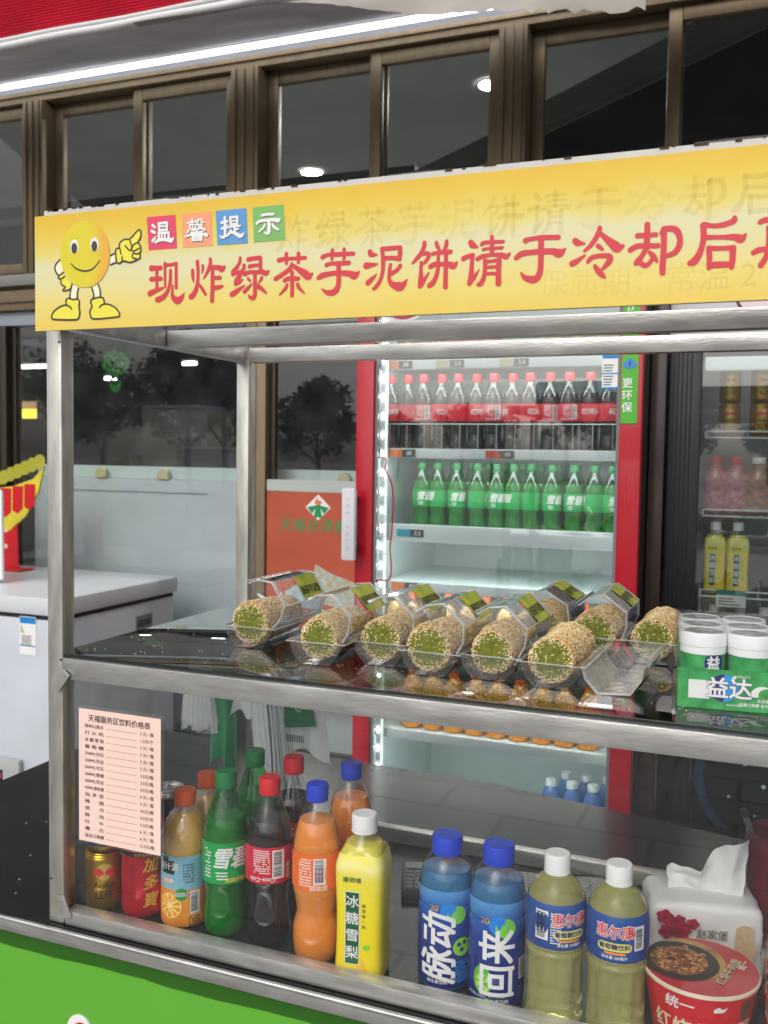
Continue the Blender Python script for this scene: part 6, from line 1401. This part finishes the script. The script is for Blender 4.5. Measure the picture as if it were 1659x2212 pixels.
for j in range(3):
    for i in range(2):
        lx, ly = .0285+.0545*i, .029+.0535*j
        p = Matrix.Rotation(R(6), 4, 'Z') @ Vector((lx, ly, 0)); loc = (.879+p.x, .078+p.y, SZ+.0016)
        lb = 'white-lidded green gum tub, ' + ('front', 'middle', 'back')[j] + ' row, ' + ('left' if i == 0 else 'right')
        if tub0 is None:
            tub0 = thing('gum_tub', lb, 'gum tub', loc, R(6+14), 'gum tubs in the carton')
            q = MB(); q.lathe([(.022, 0), (.0245, .002), (.0262, .066)], 36); tb = q.build('tub_body', gg, tub0)
            q = MB(); q.lathe([(.0264, .0615), (.0268, .062), (.0268, .0705), (.0274, .071), (.0274, .084), (.0266, .0865), (.0252, .0872), (.0248, .0862), (.0001, .0862)], 40, cap=False); ld = q.build('lid', M['white_plastic'], tub0)
            q = MB(); q.lathe([(.0001, .0868), (.0228, .0866)], 30, cap=False); q.build('lid_print', mat('grey green lid print', c(70, 96, 84), .35, noise=.6, nscale=60, col2=c(190, 200, 196)), ld)
            q = MB(); cyl_disc(q, .0262, .25, .052, .0125, rz=lambda z: .0245+(.0017*(z-.002)/.064)+.0006); q.build('navy_disc', mat('gum navy print', c(28, 40, 110), .4), tb, smooth=False)
            q = MB(); cyl_text(q, '益', .0262, .2, .051, .017, bold=.05, rz=lambda z: .0245+(.0017*(z-.002)/.064)+.001); q.build('print', M['paper'], tb, smooth=False)
        else: dup(tub0, loc, R(20 if i == 0 else 150+40*j), lb)
q = MB(); bm = bmesh.new(); bmesh.ops.create_cube(bm, size=1); bmesh.ops.subdivide_edges(bm, edges=bm.edges[:], cuts=8, use_grid_fill=True)
rnd = random.Random(9)
for v in bm.verts:
    x, y, z = v.co; v.co = Vector((.0568+x*.1175, .0823+y*.169, .0465+z*.089))+Vector((rnd.uniform(-1, 1), rnd.uniform(-1, 1), rnd.uniform(-.3, 1)))*.0009
q.add([v.co for v in bm.verts], [[v.index for v in f_.verts] for f_ in bm.faces]); bm.free()
q.build('shrink_wrap', thin('shrink wrap', (.98, .985, .985, 1), 1.5, .06, haze=.04, boost=1.0, bump=.6), gc, ang=20)

# ================================================================ trees across the road, seen only as reflections
bark = mat('bark', c(74, 60, 46), .9, noise=.3, nscale=12); 
def tree_meshes(seed, hgt, spread):
    rn = random.Random(seed); q = MB()
    q.tube([(0, 0, 0), (.05, .03, hgt*.2), (-.05, .06, hgt*.45), (.03, 0, hgt*.8)], [hgt*.03, hgt*.024, hgt*.016, hgt*.005], 8)
    cen = []
    for k in range(9):
        a = k*2.4+rn.uniform(-.4, .4); z0 = hgt*rn.uniform(.25, .6); ln = spread*rn.uniform(.5, .9); e = Vector((ln*math.cos(a), ln*math.sin(a), z0+hgt*rn.uniform(.12, .32)))
        q.tube([(0, .03, z0), tuple(Vector((0, .03, z0)).lerp(e, .5)+Vector((0, 0, .1))), tuple(e)], [hgt*.012, hgt*.008, hgt*.003], 6); cen.append((e, spread*rn.uniform(.35, .55)))
    cen += [(Vector((rn.uniform(-.3, .3)*spread, rn.uniform(-.3, .3)*spread, hgt*rn.uniform(.6, .95))), spread*rn.uniform(.35, .5)) for _ in range(6)]
    tr = q.mesh('trunk', bark); q = MB()
    for e, r in cen:
        for _ in range(210):
            d = Vector((rn.gauss(0, 1), rn.gauss(0, 1), rn.gauss(0, .8))).normalized()*r*rn.random()**.4; p = e+d
            u = Vector((rn.uniform(-1, 1), rn.uniform(-1, 1), rn.uniform(-.6, .6))).normalized(); w = u.orthogonal().normalized(); s = rn.uniform(.09, .2)
            q.add([p-u*s, p-w*s*.5, p+u*s, p+w*s*.5], [(0, 1, 2, 3)])
    return tr, q.mesh('crown', mat('foliage %d' % (seed % 2), c(92, 112, 56) if seed % 2 else c(70, 96, 56), .7, noise=.5, nscale=1.5), smooth=False)
TM = [tree_meshes(1, 5.2, 1.9), tree_meshes(2, 4.2, 1.6), tree_meshes(3, 6.2, 2.2)]
tl = [(-15.5, -27, 1), (-18.5, -25, 0), (-21.5, -27, 2), (-25, -26, 0), (-29, -28, 2), (-23, -58, 1), (-19, -60, 0), (-16, -57, 1), (-12, -62, 2), (-8.5, -60, 1), (-4, -62, 0), (1, -60, 1), (8, -62, 2), (16, -60, 0)]
for i, (x, y, k) in enumerate(tl):
    t = thing('roadside_tree', 'roadside tree across the road, %s in the row, only mirrored in the glass' % ORD[i], 'tree', (x, y, 0), R(47*i), 'trees across the road')
    link('trunk', TM[k][0], t); link('crown', TM[k][1], t)
